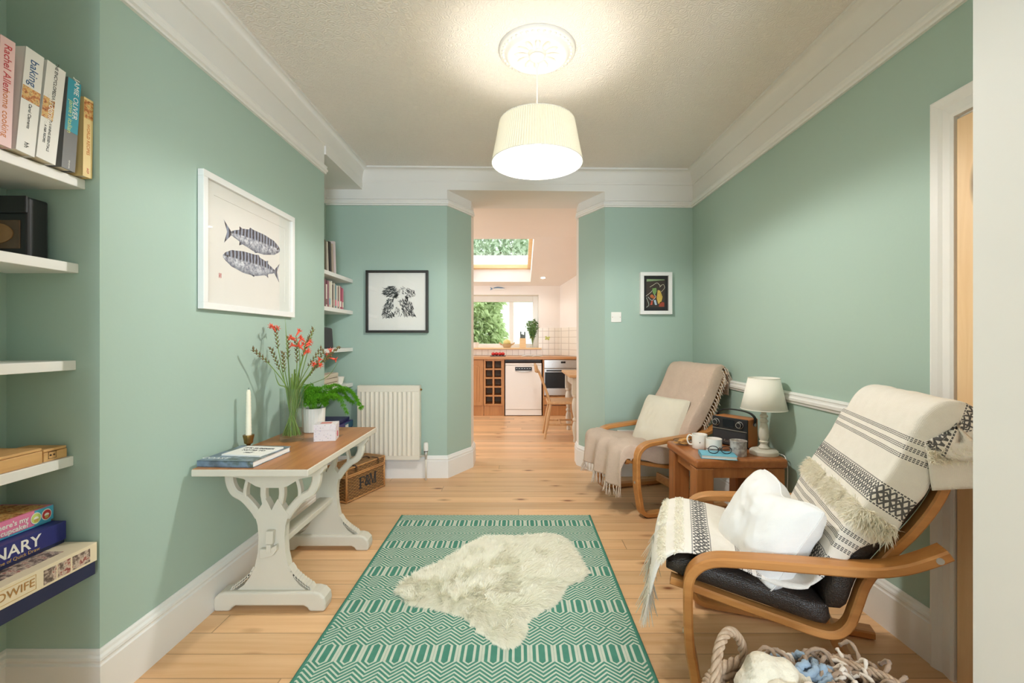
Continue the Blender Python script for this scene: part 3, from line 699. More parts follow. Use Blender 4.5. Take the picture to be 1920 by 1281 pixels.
part('lettering', MB().text('MIDWIFE', 0.030, frame((-1.3112, 1.155, zz + 0.070), (0, 1, 0), (0, 0, 1)), 0.0003), plain('tan_lettering', (176, 130, 70), 0.5), t)
part('title_frame', MB().tube([(-1.3114, 1.09, zz + 0.05), (-1.3114, 1.218, zz + 0.05), (-1.3114, 1.218, zz + 0.089), (-1.3114, 1.09, zz + 0.089)], 0.0008, 4, closed=True), gold, t)
z2 = zz + 0.0995
t = gamebox('game_box', 'royal blue drawing game box in the middle of the games stack', -1.60, -1.405, 0.95, 1.392, z2, z2 + 0.066, royal, navy, 0.15)
part('lettering', MB().text('PICTIONARY', 0.046, frame((-1.4046, 1.318, z2 + 0.040), (0, 1, 0), (0, 0, 1)), 0.0003, align='RIGHT', bold=0.0006), whiteink, t)
part('lettering', MB().text('The Game of Quick Draw', 0.014, frame((-1.4046, 1.315, z2 + 0.016), (0, 1, 0), (0, 0, 1)), 0.0003, align='RIGHT'), gold, t, label='small gold lettering line')
z3 = z2 + 0.0675
t = gamebox('game_box', 'pink and blue cupcake game box on top of the games stack', -1.60, -1.442, 1.0, 1.388, z3, z3 + 0.050, pinkb, cyan, 0.12)
part('end_panel', MB().box(-1.4425, -1.4412, 1.335, 1.3885, z3 + 0.007, z3 + 0.0495), cyan, t)
part('top_picture', MB().box(-1.59, -1.45, 1.02, 1.38, z3 + 0.050, z3 + 0.0505), M['photo_food'], t)
part('lettering', MB().text("where's my", 0.020, frame((-1.4413, 1.318, z3 + 0.034), (0, 1, 0), (0, 0, 1)), 0.0003, align='RIGHT', bold=0.0004), whiteink, t)
part('lettering', MB().text("cupcake?", 0.020, frame((-1.4413, 1.318, z3 + 0.016), (0, 1, 0), (0, 0, 1)), 0.0003, align='RIGHT', bold=0.0004), whiteink, t)
for yc, cm in ((1.338, limec), (1.368, red)):
    disc = lambda r, s=0: [(r * math.cos(a), r * math.sin(a) * 1.15) for a in [2 * PI * i / 20 for i in range(20)]]
    for r, xx, m in ((0.0145, 0.0, whiteink), (0.0125, 0.0004, cm)):
        part('cupcake_badge', MB().prism(disc(r), lambda u, v: (-1.4412 + xx, yc + u, z3 + 0.027 + v), lambda u, v: (-1.4406 + xx, yc + u, z3 + 0.027 + v)), m, t)
    part('cupcake_badge', MB().prism([(-0.006, 0.000), (0.006, 0.000), (0.0045, -0.009), (-0.0045, -0.009)], lambda u, v: (-1.4402, yc + u, z3 + 0.025 + v), lambda u, v: (-1.4398, yc + u, z3 + 0.025 + v)), gold, t)
    part('cupcake_badge', MB().prism([(0.007 * math.cos(a), 0.007 * math.sin(a)) for a in [PI * i / 8 for i in range(9)]], lambda u, v: (-1.4402, yc + u, z3 + 0.025 + v), lambda u, v: (-1.4398, yc + u, z3 + 0.025 + v)), whiteink, t)

# ---------------------------------------------------------------- far alcove
FS = [1.663, 1.400, 1.093, 0.800, 0.435]
fl = ['topmost white far alcove shelf, holding a few tall books', 'white far alcove shelf filled with paperback books', 'white far alcove shelf holding a charcoal speaker', 'white far alcove shelf holding a slatted crate and small bowl', 'lowest white far alcove shelf behind the trestle table']
for z, lb in zip(FS, fl):
    solo('wall_shelf', MB().box(XA2, -1.385, YB2 + 0.002, YA, z - 0.030, z), M['white'], lb, 'shelf', group='shelves of the far alcove', bevel=0.002)
cols = [(120, 70, 76), (214, 206, 194), (150, 100, 110), (206, 196, 176), (226, 220, 206), (92, 70, 62), (196, 188, 170), (108, 140, 148), (220, 212, 200), (120, 80, 70), (216, 206, 190), (186, 90, 110), (150, 60, 80), (210, 120, 140)]
labs = ['plum paperback', 'off white paperback', 'mauve paperback', 'beige paperback', 'white paperback', 'dark brown paperback', 'stone coloured paperback', 'blue grey paperback', 'ivory paperback', 'russet paperback', 'pale paperback', 'rose pink paperback', 'crimson paperback', 'light pink paperback']
y = 3.24
for i, (c, lb) in enumerate(zip(cols, labs)):
    th = [0.028, 0.022, 0.03, 0.026, 0.024, 0.02, 0.03, 0.022, 0.026, 0.018, 0.024, 0.022, 0.018, 0.02][i]
    h = [0.20, 0.165, 0.195, 0.19, 0.20, 0.175, 0.19, 0.185, 0.178, 0.17, 0.182, 0.178, 0.170, 0.168][i]
    book(f'{lb}, ' + (['leftmost in the far alcove row', 'second from the left in the far alcove row', 'third from the left in the far alcove row', 'fourth from the left in the far alcove row', 'fifth from the left in the far alcove row', 'sixth from the left in the far alcove row', 'seventh from the left in the far alcove row', 'just left of the ivory one in the far row', 'just right of the blue grey one in the far row', 'between ivory and pale ones in the far row', 'just left of the rose pink one in the far row', 'third from the right in the far alcove row', 'second from the right in the far alcove row', 'rightmost in the far alcove row'][i]),
         y, th, h, -1.405, 0.13, FS[1], 0, bookmat('paperback_cover_%s' % lb.split(' ')[0], c), spine_patch(0.1, 0.35, bookmat('spine_band', tuple(min(255, int(q * 1.2) + 10) for q in cols[(i + 4) % 14])), 'spine_band') if i % 2 else None, 'paperbacks in the far alcove')
    y += th + 0.002
y = 3.24
for i, (c, th, h, lb) in enumerate([((92, 78, 52), 0.030, 0.22, 'olive brown tall book at the left end of the top far shelf'), ((206, 196, 180), 0.022, 0.215, 'cream tall book beside the olive brown one on top far shelf'), ((60, 50, 44), 0.03, 0.225, 'black tall book leaning on the top far shelf'), ((190, 170, 150), 0.02, 0.22, 'tan tall book beside the black one on the top far shelf'), ((224, 206, 206), 0.026, 0.245, 'tallest pale pink ring bound book on the top far shelf')]):
    book(lb, y + i * 0.008, th, h, -1.402, 0.15, FS[0], -4, bookmat('tall_book_cover', c), None, 'tall books on the top far shelf')
    y += th + 0.012
# charcoal speaker
z = FS[2]; t = thing('speaker', 'charcoal cloth covered wedge speaker on a far alcove shelf', 'speaker', (-1.46, 3.33, z))
part('body', MB().prism([(3.20, z + 0.001), (3.46, z + 0.001), (3.435, z + 0.155), (3.22, z + 0.165)], lambda y_, z_: (-1.52, y_, z_), lambda y_, z_: (-1.425, y_, z_)), M['charcoal'], t, bevel=0.012, seg=3)
part('foot', MB().box(-1.51, -1.435, 3.22, 3.45, z + 0.0003, z + 0.003), M['black'], t)
# slatted crate and bowl
z = FS[3]; t = thing('crate', 'small whitewashed slatted wooden crate on a far alcove shelf', 'crate', (-1.45, 3.38, z))
cm = wood('whitewashed_wood', (196, 180, 160), (222, 210, 194), 'Y', 0.7, 1.5)
for k in range(3):
    zc = z + 0.004 + k * 0.034
    part('slat', MB().box(-1.415, -1.409, 3.25, 3.505, zc, zc + 0.029).box(-1.50, -1.494, 3.25, 3.505, zc, zc + 0.029), cm, t)
part('end_panel', MB().box(-1.494, -1.415, 3.495, 3.503, z + 0.001, z + 0.104), cm, t); part('end_panel', MB().box(-1.494, -1.415, 3.252, 3.26, z + 0.001, z + 0.104), cm, t)
part('base', MB().box(-1.494, -1.415, 3.26, 3.495, z + 0.001, z + 0.005), cm, t)
t = thing('bowl', 'small white bowl with a dark rim beside the slatted crate', 'bowl', (-1.45, 3.60, z))
part('body', MB().openlathe([(0.0, 0.001), (0.034, 0.001), (0.036, 0.01), (0.05, 0.062), (0.046, 0.062), (0.034, 0.012), (0.0, 0.01)], 24, (-1.45, 3.60, z)), M['ceramic'], t, smooth=40)
part('filling', MB().lathe([(0.0, 0.05), (0.041, 0.05), (0.043, 0.055), (0.0, 0.057)], 24, (-1.45, 3.60, z)), plain('red_brown_contents', (122, 60, 60), 0.7), t)
# purple game boxes on the lowest shelf
z = FS[4]
purple = bookmat('purple_box_card', (74, 58, 122)); t = gamebox('game_box', 'large purple game box lying on the lowest far shelf', -1.605, -1.375, 3.20, 3.72, z + 0.0005, z + 0.062, purple, purple, 0.15)
t['group'] = 'game boxes in the far alcove'
part('end_panel', MB().box(-1.3755, -1.3742, 3.55, 3.72, z + 0.012, z + 0.060), bookmat('teal_box_panel', (64, 110, 140)), t); part('barcode_label', MB().box(-1.3742, -1.3736, 3.56, 3.62, z + 0.014, z + 0.045), M['paper'], t)
t = gamebox('game_box', 'flat dark blue game box on top of the large purple one', -1.60, -1.395, 3.23, 3.70, z + 0.063, z + 0.090, bookmat('indigo_box_card', (58, 56, 104)), navy, 0.2); t['group'] = 'game boxes in the far alcove'

# ---------------------------------------------------------------- fish picture on the chimney breast
xw = XL; t = thing('framed_picture', 'large white framed print of two blue mackerel on the chimney breast', 'picture', (xw, 2.217, 1.576))
Y0, Y1, Z0, Z1, fw = 1.842, 2.595, 1.288, 1.865, 0.028
def rect_frame(y0, y1, z0, z1, w_, x0, x1):
    b = MB()
    for (a, c, d, e) in ((y0, y1, z1 - w_, z1), (y0, y1, z0, z0 + w_), (y0, y0 + w_, z0 + w_, z1 - w_), (y1 - w_, y1, z0 + w_, z1 - w_)): b.box(x0, x1, a, c, d, e)
    return b
part('frame', rect_frame(Y0, Y1, Z0, Z1, fw, xw + 0.001, xw + 0.026), M['frame_white'], t, bevel=0.0015)
part('backing_print', MB().box(xw + 0.002, xw + 0.009, Y0 + fw, Y1 - fw, Z0 + fw, Z1 - fw), M['paper'], t)
part('mount', rect_frame(Y0 + fw, Y1 - fw, Z0 + fw, Z1 - fw, 0.055, xw + 0.009, xw + 0.0115), M['paper'], t)
g = G('mackerel_print_ink'); x, y, zc = g.xyz(g.coord())
st = g.M('SINE', g.M('ADD', g.M('MULTIPLY', y, 240), g.M('MULTIPLY', g.noise(g.coord(), 22, 3), 4)))
dk = g.step(g.noise(g.coord(), 55, 5, 0.7), 0.36, 0.62)
t_ = g.n('ShaderNodeTexCoord'); u_, v_, _ = g.xyz(t_.outputs['UV'])
back = g.step(v_, 0.52, 0.60)
c1 = g.mix(dk, L((84, 96, 124)), L((222, 226, 232)))
c2 = g.mix(g.M('MULTIPLY', g.step(st, -0.2, 0.4), 0.95), L((138, 150, 172)), L((18, 24, 42)))
belly = g.mix(g.step(v_, 0.30, 0.0), c1, g.mix(dk, L((50, 60, 84)), L((150, 160, 176))))
M['fish'] = g.set(g.mix(back, belly, c2), 0.85)
def fish(b, yc, zc_, ln, hh, facing, tilt=0.0, x=xw + 0.0093):
    o = len(b.v)
    top = [(0, 0.06), (0.04, 0.38), (0.14, 0.72), (0.34, 0.95), (0.52, 1.0), (0.68, 0.80), (0.82, 0.42), (0.90, 0.16)]
    bot = [(0, -0.10), (0.04, -0.36), (0.14, -0.70), (0.34, -0.95), (0.52, -0.92), (0.68, -0.66), (0.82, -0.30), (0.90, -0.12)]
    n = 40; vs = []; uv = []; fs = []
    def ev(tab, s):
        for (a, c), (d, e) in zip(tab, tab[1:]):
            if s <= d: q = (s - a) / (d - a); q = q * q * (3 - 2 * q) * 0.5 + q * 0.5; return c + (e - c) * q
        return tab[-1][1]
    for i in range(n + 1):
        s = 0.9 * i / n
        for j in range(7):
            q = j / 6; zz_ = ev(bot, s) * (1 - q) + ev(top, s) * q
            vs.append((s, zz_)); uv.append((s, q))
    for i in range(n):
        for j in range(6): fs.append((i * 7 + j, i * 7 + j + 1, (i + 1) * 7 + j + 1, (i + 1) * 7 + j))
    k = len(vs)
    vs += [(0.885, 0.14), (1.0, 0.95), (0.95, 0.05), (1.0, -0.95), (0.885, -0.12)]; uv += [(1, .9)] * 5; fs += [(k, k + 1, k + 2), (k, k + 2, k + 4), (k + 4, k + 2, k + 3)]
    for (p0, p1, p2) in (((0.50, 0.98), (0.58, 1.10), (0.60, 0.90)), ((0.42, -0.9), (0.50, -1.04), (0.52, -0.88)), ((0.70, 0.72), (0.76, 0.86), (0.76, 0.58)), ((0.70, -0.58), (0.77, -0.78), (0.76, -0.44))):
        k = len(vs); vs += [p0, p1, p2]; uv += [(1, .7)] * 3; fs.append((k, k + 1, k + 2))
    P3 = []
    for (s, q) in vs:
        yy = (s - 0.5) * ln * facing; z__ = q * hh
        P3.append((x, yc + yy * math.cos(tilt) - z__ * math.sin(tilt), zc_ + yy * math.sin(tilt) + z__ * math.cos(tilt)))
    b.add(P3, fs, 0, uv); return b
part('fish_print', fish(MB(), 2.228, 1.648, 0.47, 0.055, -1, 0.02), M['fish'], t, label='upper blue mackerel facing right')
part('fish_print', fish(MB(), 2.222, 1.528, 0.47, 0.055, 1, -0.02), M['fish'], t, label='lower blue mackerel facing left')
for (yc, zc_) in ((2.436, 1.653), (2.018, 1.537)):
    part('fish_eye', MB().prism([(0.006 * math.cos(a), 0.006 * math.sin(a)) for a in [2 * PI * i / 12 for i in range(12)]], lambda u, v: (xw + 0.0096, yc + u, zc_ + v), lambda u, v: (xw + 0.0099, yc + u, zc_ + v)), M['ink'], t)
part('red_stamp', MB().tube([(xw + 0.0096, 1.962, 1.432), (xw + 0.0096, 1.974, 1.432), (xw + 0.0096, 1.974, 1.452), (xw + 0.0096, 1.962, 1.452)], 0.0012, 4, closed=True).tube([(xw + 0.0096, 1.968, 1.436), (xw + 0.0096, 1.966, 1.442), (xw + 0.0096, 1.970, 1.449)], 0.0012, 4), red, t)
part('glazing', MB().box(xw + 0.0155, xw + 0.017, Y0 + fw, Y1 - fw, Z0 + fw, Z1 - fw), M['picture_glass'], t)

# ---------------------------------------------------------------- trestle table
t = thing('trestle_table', 'cream painted trestle table with a waxed pine top by the chimney breast', 'table', (-1.065, 2.205, 0))
TX0, TX1, TY0, TY1, TZ = -1.296, -0.832, 1.772, 2.630, 0.647
part('tabletop', MB().box(TX0, TX1, TY0, TY1, TZ - 0.030, TZ - 0.002), M['cream_paint'], t, bevel=0.004)
part('wood_surface', MB().box(TX0 + 0.004, TX1 - 0.004, TY0 + 0.004, TY1 - 0.004, TZ - 0.003, TZ), M['pine_top'], t, label='waxed pine board surface')
def trestle(yc):
    xc = -1.062; y0, y1 = yc - 0.018, yc + 0.018; f0 = lambda x, z: (xc + x, y0, z); f1 = lambda x, z: (xc + x, y1, z)
    b = MB()
    half = [(0.185, 0.074), (0.150, 0.082), (0.118, 0.105), (0.092, 0.140), (0.072, 0.185), (0.060, 0.24), (0.056, 0.31), (0.060, 0.36), (0.072, 0.405)]
    up = [(0.052, 0.435), (0.026, 0.475), (0.012, 0.45), (0.0, 0.425)]
    poly = half + up + [(-x, z) for x, z in (half + up[:-1])[::-1]]
    b.prism(poly, f0, f1)
    b.prism([(-0.225, 0.600), (-0.215, 0.585), (-0.18, 0.572), (-0.12, 0.560), (-0.07, 0.530), (-0.045, 0.522), (0.045, 0.522), (0.07, 0.530), (0.12, 0.560), (0.18, 0.572), (0.215, 0.585), (0.225, 0.600), (0.225, TZ - 0.0302), (-0.225, TZ - 0.0302)], f0, f1)
    for s in (-1, 1):
        b.ribbon(spline([(xc + s * 0.060, yc, 0.395), (xc + s * 0.085, yc, 0.432), (xc + s * 0.125, yc, 0.475), (xc + s * 0.165, yc, 0.500), (xc + s * 0.185, yc, 0.540), (xc + s * 0.190, yc, 0.585)], 5), 0.0335, 0.036, (0, 1, 0))
        b.ribbon(spline([(xc + s * 0.030, yc, 0.44), (xc + s * 0.040, yc, 0.49), (xc + s * 0.038, yc, 0.535)], 4), 0.0325, 0.024, (0, 1, 0))
        b.ribbon(spline([(xc + s * 0.115, yc, 0.462), (xc + s * 0.118, yc, 0.51), (xc + s * 0.105, yc, 0.565)], 4), 0.0315, 0.014, (0, 1, 0))
    p = part('trestle_end', b, M['cream_paint'], t, label='pierced trestle end carved like a branching tree')
    for s in (-1, 1):
        tb = MB()
        for k in range(9):
            q = k / 8; x = 0.080 + 0.088 * q; z = 0.172 - 0.082 * q ** 0.7
            o = len(tb.v); tb.box(-0.0038, 0.0038, -0.0205, 0.0205, -0.012, 0.013); tb.xf(Matrix.Translation((xc + s * x, yc, z)) @ Matrix.Rotation(-s * 0.6, 4, 'Y'), o)
        part('carved_teeth', tb, M['cream_paint'], p)
    fo = [(-0.236, 0.0), (-0.170, 0.0), (-0.160, 0.016), (-0.145, 0.024), (0.145, 0.024), (0.160, 0.016), (0.170, 0.0), (0.236, 0.0), (0.240, 0.03), (0.236, 0.058), (0.215, 0.078), (0.19, 0.084), (-0.19, 0.084), (-0.215, 0.078), (-0.236, 0.058), (-0.240, 0.03)]
    part('foot', MB().prism(fo, lambda x, z: (xc + x, yc - 0.038, z), lambda x, z: (xc + x, yc + 0.038, z)), M['cream_paint'], t, bevel=0.010, seg=3)
trestle(1.945); trestle(2.495)
part('stretcher', MB().box(-1.098, -1.026, 1.963, 2.477, 0.262, 0.288).box(-1.072, -1.052, 1.90, 1.93, 0.252, 0.288), M['cream_paint'], t, bevel=0.003)
part('wedge_peg', MB().prism([(-0.016, 0.288), (0.016, 0.288), (0.019, 0.345), (-0.013, 0.345)], lambda x, z: (-1.062 + x, 1.904, z), lambda x, z: (-1.062 + x, 1.926, z)).prism([(-0.04, 0.226), (0.015, 0.238), (0.032, 0.262), (0.032, 0.286), (0.0, 0.268), (-0.04, 0.268)], lambda x, z: (-1.062 + x, 1.905, z), lambda x, z: (-1.062 + x, 1.926, z)), M['cream_paint'], t, bevel=0.003)

# magazine, booklet
t = thing('magazine', 'large blue grey magazine lying on the front of the trestle table', 'magazine', (-1.18, 1.93, TZ + 0.0005), math.radians(-4))
coverm = G('blue_grey_magazine_cover'); v = coverm.coord(); cv = coverm.ramp(coverm.noise(v, 9, 4, 0.6), [(0.35, L((88, 100, 112))), (0.5, L((120, 140, 160))), (0.6, L((84, 96, 84))), (0.7, L((156, 172, 186)))]); coverm = coverm.set(cv, 0.3)
part('pages', MB().box(-0.105, 0.125, -0.128, 0.128, 0.0, 0.022), M['paper'], t, local=True)
part('cover', MB().box(-0.108, 0.128, -0.131, 0.131, 0.022, 0.0245).box(-0.108, 0.128, -0.131, 0.131, -0.0003, 0.002).box(-0.108, 0.128, -0.131, -0.1295, 0.0, 0.0245), coverm, t, local=True)
part('spine_lettering', MB().text('COAST', 0.035, frame((-0.06, -0.09, 0.0248), (1, 0, 0), (0, 1, 0)), 0.0002), whiteink, t, local=True)
t = thing('booklet', 'white greeting booklet with black lettering on the blue magazine', 'booklet', (-1.150, 1.945, TZ + 0.0256), math.radians(-8))
part('pages', MB().box(-0.088, 0.088, -0.075, 0.075, 0.0, 0.006), M['paper'], t, local=True)
part('lettering', MB().text('IT\'S SUMMER', 0.026, frame((0, 0.036, 0.0062), (1, 0, 0), (0, 1, 0)), 0.0002, bold=0.0007).text('NOTES TO', 0.022, frame((0.0, 0.002, 0.0062), (1, 0, 0), (0, 1, 0)), 0.0002, bold=0.0007).text('self', 0.026, frame((0.0, -0.034, 0.0062), (1, 0, 0), (0, 1, 0)), 0.0002, shear=0.3, bold=0.0005), M['ink'], t, local=True)
# candlestick
c = (-1.262, 2.095, TZ); t = thing('candlestick', 'small brass candlestick with a tall ivory candle by the wall', 'candlestick', c)
part('holder', MB().lathe([(0.0, 0.0005), (0.027, 0.0005), (0.029, 0.004), (0.014, 0.010), (0.008, 0.018), (0.010, 0.024), (0.018, 0.030), (0.020, 0.045), (0.024, 0.064), (0.0235, 0.068), (0.014, 0.068), (0.013, 0.055), (0.0, 0.052)], 24, c), M['brass'], t, smooth=40)
part('candle', MB().lathe([(0.0, 0.053), (0.0125, 0.053)] + [(0.0122 - 0.0035 * i / 24 + 0.0008 * (i % 2), 0.07 + 0.20 * i / 24) for i in range(25)] + [(0.006, 0.278), (0.0, 0.280)], 16, c), M['wax'], t, smooth=30)
part('wick', MB().tube([(c[0], c[1], TZ + 0.279), (c[0] + 0.001, c[1], TZ + 0.288)], 0.001, 5), M['ink'], t)
# vase of flowers
c = (-1.155, 2.285, TZ + 0.0005); t = thing('flower_vase', 'clear glass cylinder vase of orange red crocosmia on the trestle table', 'vase', c)
part('vessel', MB().openlathe([(0.0, 0.0), (0.055, 0.0), (0.057, 0.004), (0.057, 0.265), (0.0545, 0.265), (0.0545, 0.022), (0.0, 0.020)], 40, c), M['glass'], t, smooth=40)
part('water', MB().lathe([(0.0, 0.0215), (0.0538, 0.0225), (0.0538, 0.16), (0.0, 0.16)], 32, c), M['water'], t, smooth=40)
heads = [(-0.100, -0.17, 0.470, 'b'), (-0.095, 0.02, 0.575, 's'), (-0.050, 0.06, 0.525, 'b'), (-0.085, -0.04, 0.47, 'b'), (0.005, 0.03, 0.500, 'b'), (0.035, -0.03, 0.530, 'f'), (0.085, 0.05, 0.570, 'b'), (0.080, -0.02, 0.500, 'f'), (0.145, 0.04, 0.455, 'b'), (0.19, 0.02, 0.430, 's'), (0.245, -0.01, 0.475, 'b'), (0.16, -0.06, 0.40, 's'), (0.05, 0.08, 0.52, 'b'), (-0.02, -0.05, 0.45, 'b'), (0.12, 0.07, 0.47, 'b')]
for i, (dx, dy, h, kind) in enumerate(heads):
    a = i * 2.4; bx, by = -0.030 * math.copysign(1, dx) + 0.012 * math.cos(a), 0.024 * math.sin(a)
    rx, ry = (0.036 if abs(dx) > 0.12 else 0.022) * (1 if dx > 0 else -1), 0.02 * math.sin(a * 1.7)
    pth = spline([(c[0] + bx, c[1] + by, c[2] + 0.026), (c[0] + bx * 0.2 + rx * 0.5, c[1] + ry * 0.6, c[2] + 0.15), (c[0] + rx, c[1] + ry, c[2] + 0.262), (c[0] + rx + dx * 0.45, c[1] + ry + dy * 0.5, c[2] + 0.262 + (h - 0.262) * 0.62), (c[0] + dx, c[1] + dy, c[2] + h)], 5)
    k = len(pth); st_ = part('stem', MB().tube(pth, [0.0034 - 0.0018 * j / k for j in range(k)], 6), M['stem'], t)
    tip = Vector(pth[-1]); dv_ = (tip - Vector(pth[-5])).normalized()
    if kind in 'bs':
        b = MB()
        for j in range(11):
            q = tip - dv_ * 0.011 * j; s = dv_.orthogonal().normalized() * (1 if j % 2 else -1)
            b.ball(tuple(q + s * 0.004), 0.0052 - 0.0002 * j, 4, sc=(1, 1, 1.5))
            b.tube([q, q + s * 0.012 + dv_ * 0.010], [0.0026, 0.0012], 5)
        part('seed_head', b, M['stem_brown'], st_, smooth=0)
    if kind in 'fs':
        b = MB()
        for j in range(6 if kind == 'f' else 3):
            q = tip - dv_ * 0.014 * j; a2 = random.random() * 6.28
            s = (dv_.orthogonal().normalized() * math.cos(a2) + dv_.cross(dv_.orthogonal()).normalized() * math.sin(a2)).normalized()
            e = q + s * 0.026 + dv_ * 0.016
            b.tube([q, q * 0.5 + e * 0.5, e], [0.0016, 0.004, 0.0062], 6)
            for m_ in range(6):
                a3 = m_ * PI / 3; d1 = (e - q).normalized(); o1 = d1.orthogonal().normalized(); o2 = d1.cross(o1)
                f_ = o1 * math.cos(a3) + o2 * math.sin(a3); b.tube([e, e + f_ * 0.009 + d1 * 0.008, e + f_ * 0.017 + d1 * 0.010], [0.0045, 0.0042, 0.0010], 5, flat=0.4)
        part('blossom', b, M['flower'], st_, smooth=0)
for i in range(10):
    a = i * 0.63; r0 = 0.012 + 0.022 * (i % 3) / 2; part('stem', MB().tube(spline([(c[0] + r0 * math.cos(a), c[1] + r0 * math.sin(a), c[2] + 0.024), (c[0] + 0.3 * r0 * math.sin(a), c[1], c[2] + 0.14), (c[0] - 0.9 * r0 * math.cos(a + 0.5) + 0.01, c[1] - 0.9 * r0 * math.sin(a), c[2] + 0.30 + 0.02 * (i % 4))], 6), [0.0042 - 0.0001 * k for k in range(13)], 6), M['stem'], t)
for (dx, dy, h) in ((-0.05, 0.03, 0.62), (0.10, 0.03, 0.585), (0.22, 0.05, 0.40), (-0.07, -0.04, 0.36)):
    pth = spline([(c[0], c[1], c[2] + 0.03), (c[0] + dx * 0.25, c[1] + dy * 0.3, c[2] + 0.25), (c[0] + dx * 0.75, c[1] + dy * 0.7, c[2] + h * 0.8), (c[0] + dx, c[1] + dy, c[2] + h)], 5)
    part('leaf', MB().tube(pth, [0.004 * math.sin(PI * (0.12 + 0.85 * j / (len(pth) - 1))) + 0.0006 for j in range(len(pth))], 6, flat=0.3), M['stem'], t, smooth=0)
# fern in ribbed pot
c = (-1.145, 2.505, TZ + 0.0005); t = thing('potted_fern', 'feathery asparagus fern in a white ribbed pot on the trestle table', 'plant', c)
part('pot', MB().openlathe([(0.0, 0.0), (0.052, 0.0), (0.056, 0.004), (0.061, 0.125), (0.061, 0.132), (0.055, 0.132), (0.052, 0.012), (0.0, 0.010)], 96, c, mod=lambda a, z: 1 + 0.018 * math.cos(a * 24)), M['ceramic'], t, smooth=40)
part('soil', MB().lathe([(0.0, 0.105), (0.0525, 0.105), (0.0525, 0.110), (0.0, 0.114)], 24, c), M['strap'], t)
for i in range(30):
    a = i * 2.399; q = 0.06 + 0.15 * ((i * 7) % 30) / 30
    if i in (3, 8, 13, 18): q = 0.24; a = random.uniform(-0.55, 0.55)
    dx, dy = math.cos(a), math.sin(a)
    if dx < -0.3: q *= 0.5
    p0 = Vector((c[0] + dx * 0.015, c[1] + dy * 0.015, c[2] + 0.11))
    up_ = 0.075 + 0.06 * ((i * 3) % 7) / 7
    pth = spline([p0, p0 + Vector((dx * q * 0.35, dy * q * 0.35, up_)), p0 + Vector((dx * q * 0.75, dy * q * 0.75, up_ * 1.08)), p0 + Vector((dx * q * 1.05, dy * q * 1.0, 0.045 if q < 0.2 else 0.005))], 6)
    b = MB().tube(pth, 0.0010, 4); pts = []; drs = []
    for j in range(3, len(pth) - 1):
        f = j / len(pth); tan = (pth[j + 1] - pth[j]).normalized(); sd = tan.cross(Vector((0, 0, 1))).normalized()
        for s in (-1, 1):
            e = pth[j] + (sd * s + tan * 0.7 + Vector((0, 0, -0.15))).normalized() * 0.042 * (1.15 - f)
            b.tube([pth[j], e], 0.0005, 3)
            for m_ in range(20):
                r_ = random.random(); pts.append(tuple(pth[j].lerp(e, r_))); d_ = Vector((random.gauss(0, 1), random.gauss(0, 1), random.gauss(0, 1))) + tan * 0.8; drs.append(tuple(d_.normalized()))
    b.strands(np.array(pts), np.array(drs), 0.017, 0.0011)
    part('frond', b, M['fern'], t)
# patterned box
t = thing('gift_box', 'small white floral patterned box on the trestle table', 'box', (-0.985, 2.30, TZ + 0.0005), math.radians(12))
g = G('floral_box_card'); v = g.coord(); fl_ = g.step(g.voro(v, 75), 0.28, 0.2); rn = g.voro(v, 75, out='Color'); M['floral'] = g.set(g.mix(g.M('MULTIPLY', fl_, 0.45), L((224, 216, 218)), g.mix(0.3, L((150, 130, 160)), rn)), 0.5)
part('body', MB().box(-0.052, 0.052, -0.045, 0.045, 0, 0.072), M['floral'], t, local=True, bevel=0.001)
part('lid', MB().box(-0.0535, 0.0535, -0.0465, 0.0465, 0.056, 0.085), M['floral'], t, local=True, bevel=0.001)
part('top_label', MB().box(-0.026, 0.026, -0.022, 0.022, 0.085, 0.0856), plain('coral_label', (206, 130, 122), 0.5), t, local=True)
part('side_motif', MB().prism([(0.012 * math.cos(k * PI / 3) * (1 if k % 2 else 0.7), 0.016 * math.sin(k * PI / 3)) for k in range(6)], lambda u, v: (0.052, u, 0.030 + v), lambda u, v: (0.0545, u, 0.030 + v)), plain('raspberry_motif', (196, 84, 108), 0.5), t, local=True)

# ---------------------------------------------------------------- wicker hamper with lettering
hx, hy = -1.215, 3.165; ang = math.atan2(0.93, 0.37)
t = thing('wicker_hamper', 'lidded wicker hamper with two black letters on its front, by the radiator', 'hamper', (hx, hy, 0), ang)
Lh, Dh, Hh = 0.41, 0.19, 0.245     # local x along the front, y = depth away (left side of +x)
part('body', MB().box(0, Lh, 0, Dh, 0.001, 0.185), M['wicker'], t, local=True, bevel=0.006)
part('lid', MB().box(-0.004, Lh + 0.004, -0.004, Dh + 0.004, 0.187, Hh), M['wicker'], t, local=True, bevel=0.008)
b = MB()
for (x, y) in ((0, 0), (Lh, 0), (Lh, Dh), (0, Dh)): b.tube([(x, y, 0.002), (x, y, Hh - 0.004)], 0.008, 8)
part('corner_cane', b, M['cane'], t, local=True, smooth=0)
b = MB()
for zz_ in (0.010, 0.180, 0.192, Hh - 0.006): b.tube([(0, -0.005, zz_), (Lh, -0.005, zz_), (Lh + 0.005, 0, zz_), (Lh + 0.005, Dh, zz_), (Lh, Dh + 0.005, zz_), (0, Dh + 0.005, zz_), (-0.005, Dh, zz_), (-0.005, 0, zz_)], 0.006, 6, closed=True)
part('binding_cane', b, M['cane'], t, local=True, smooth=0)
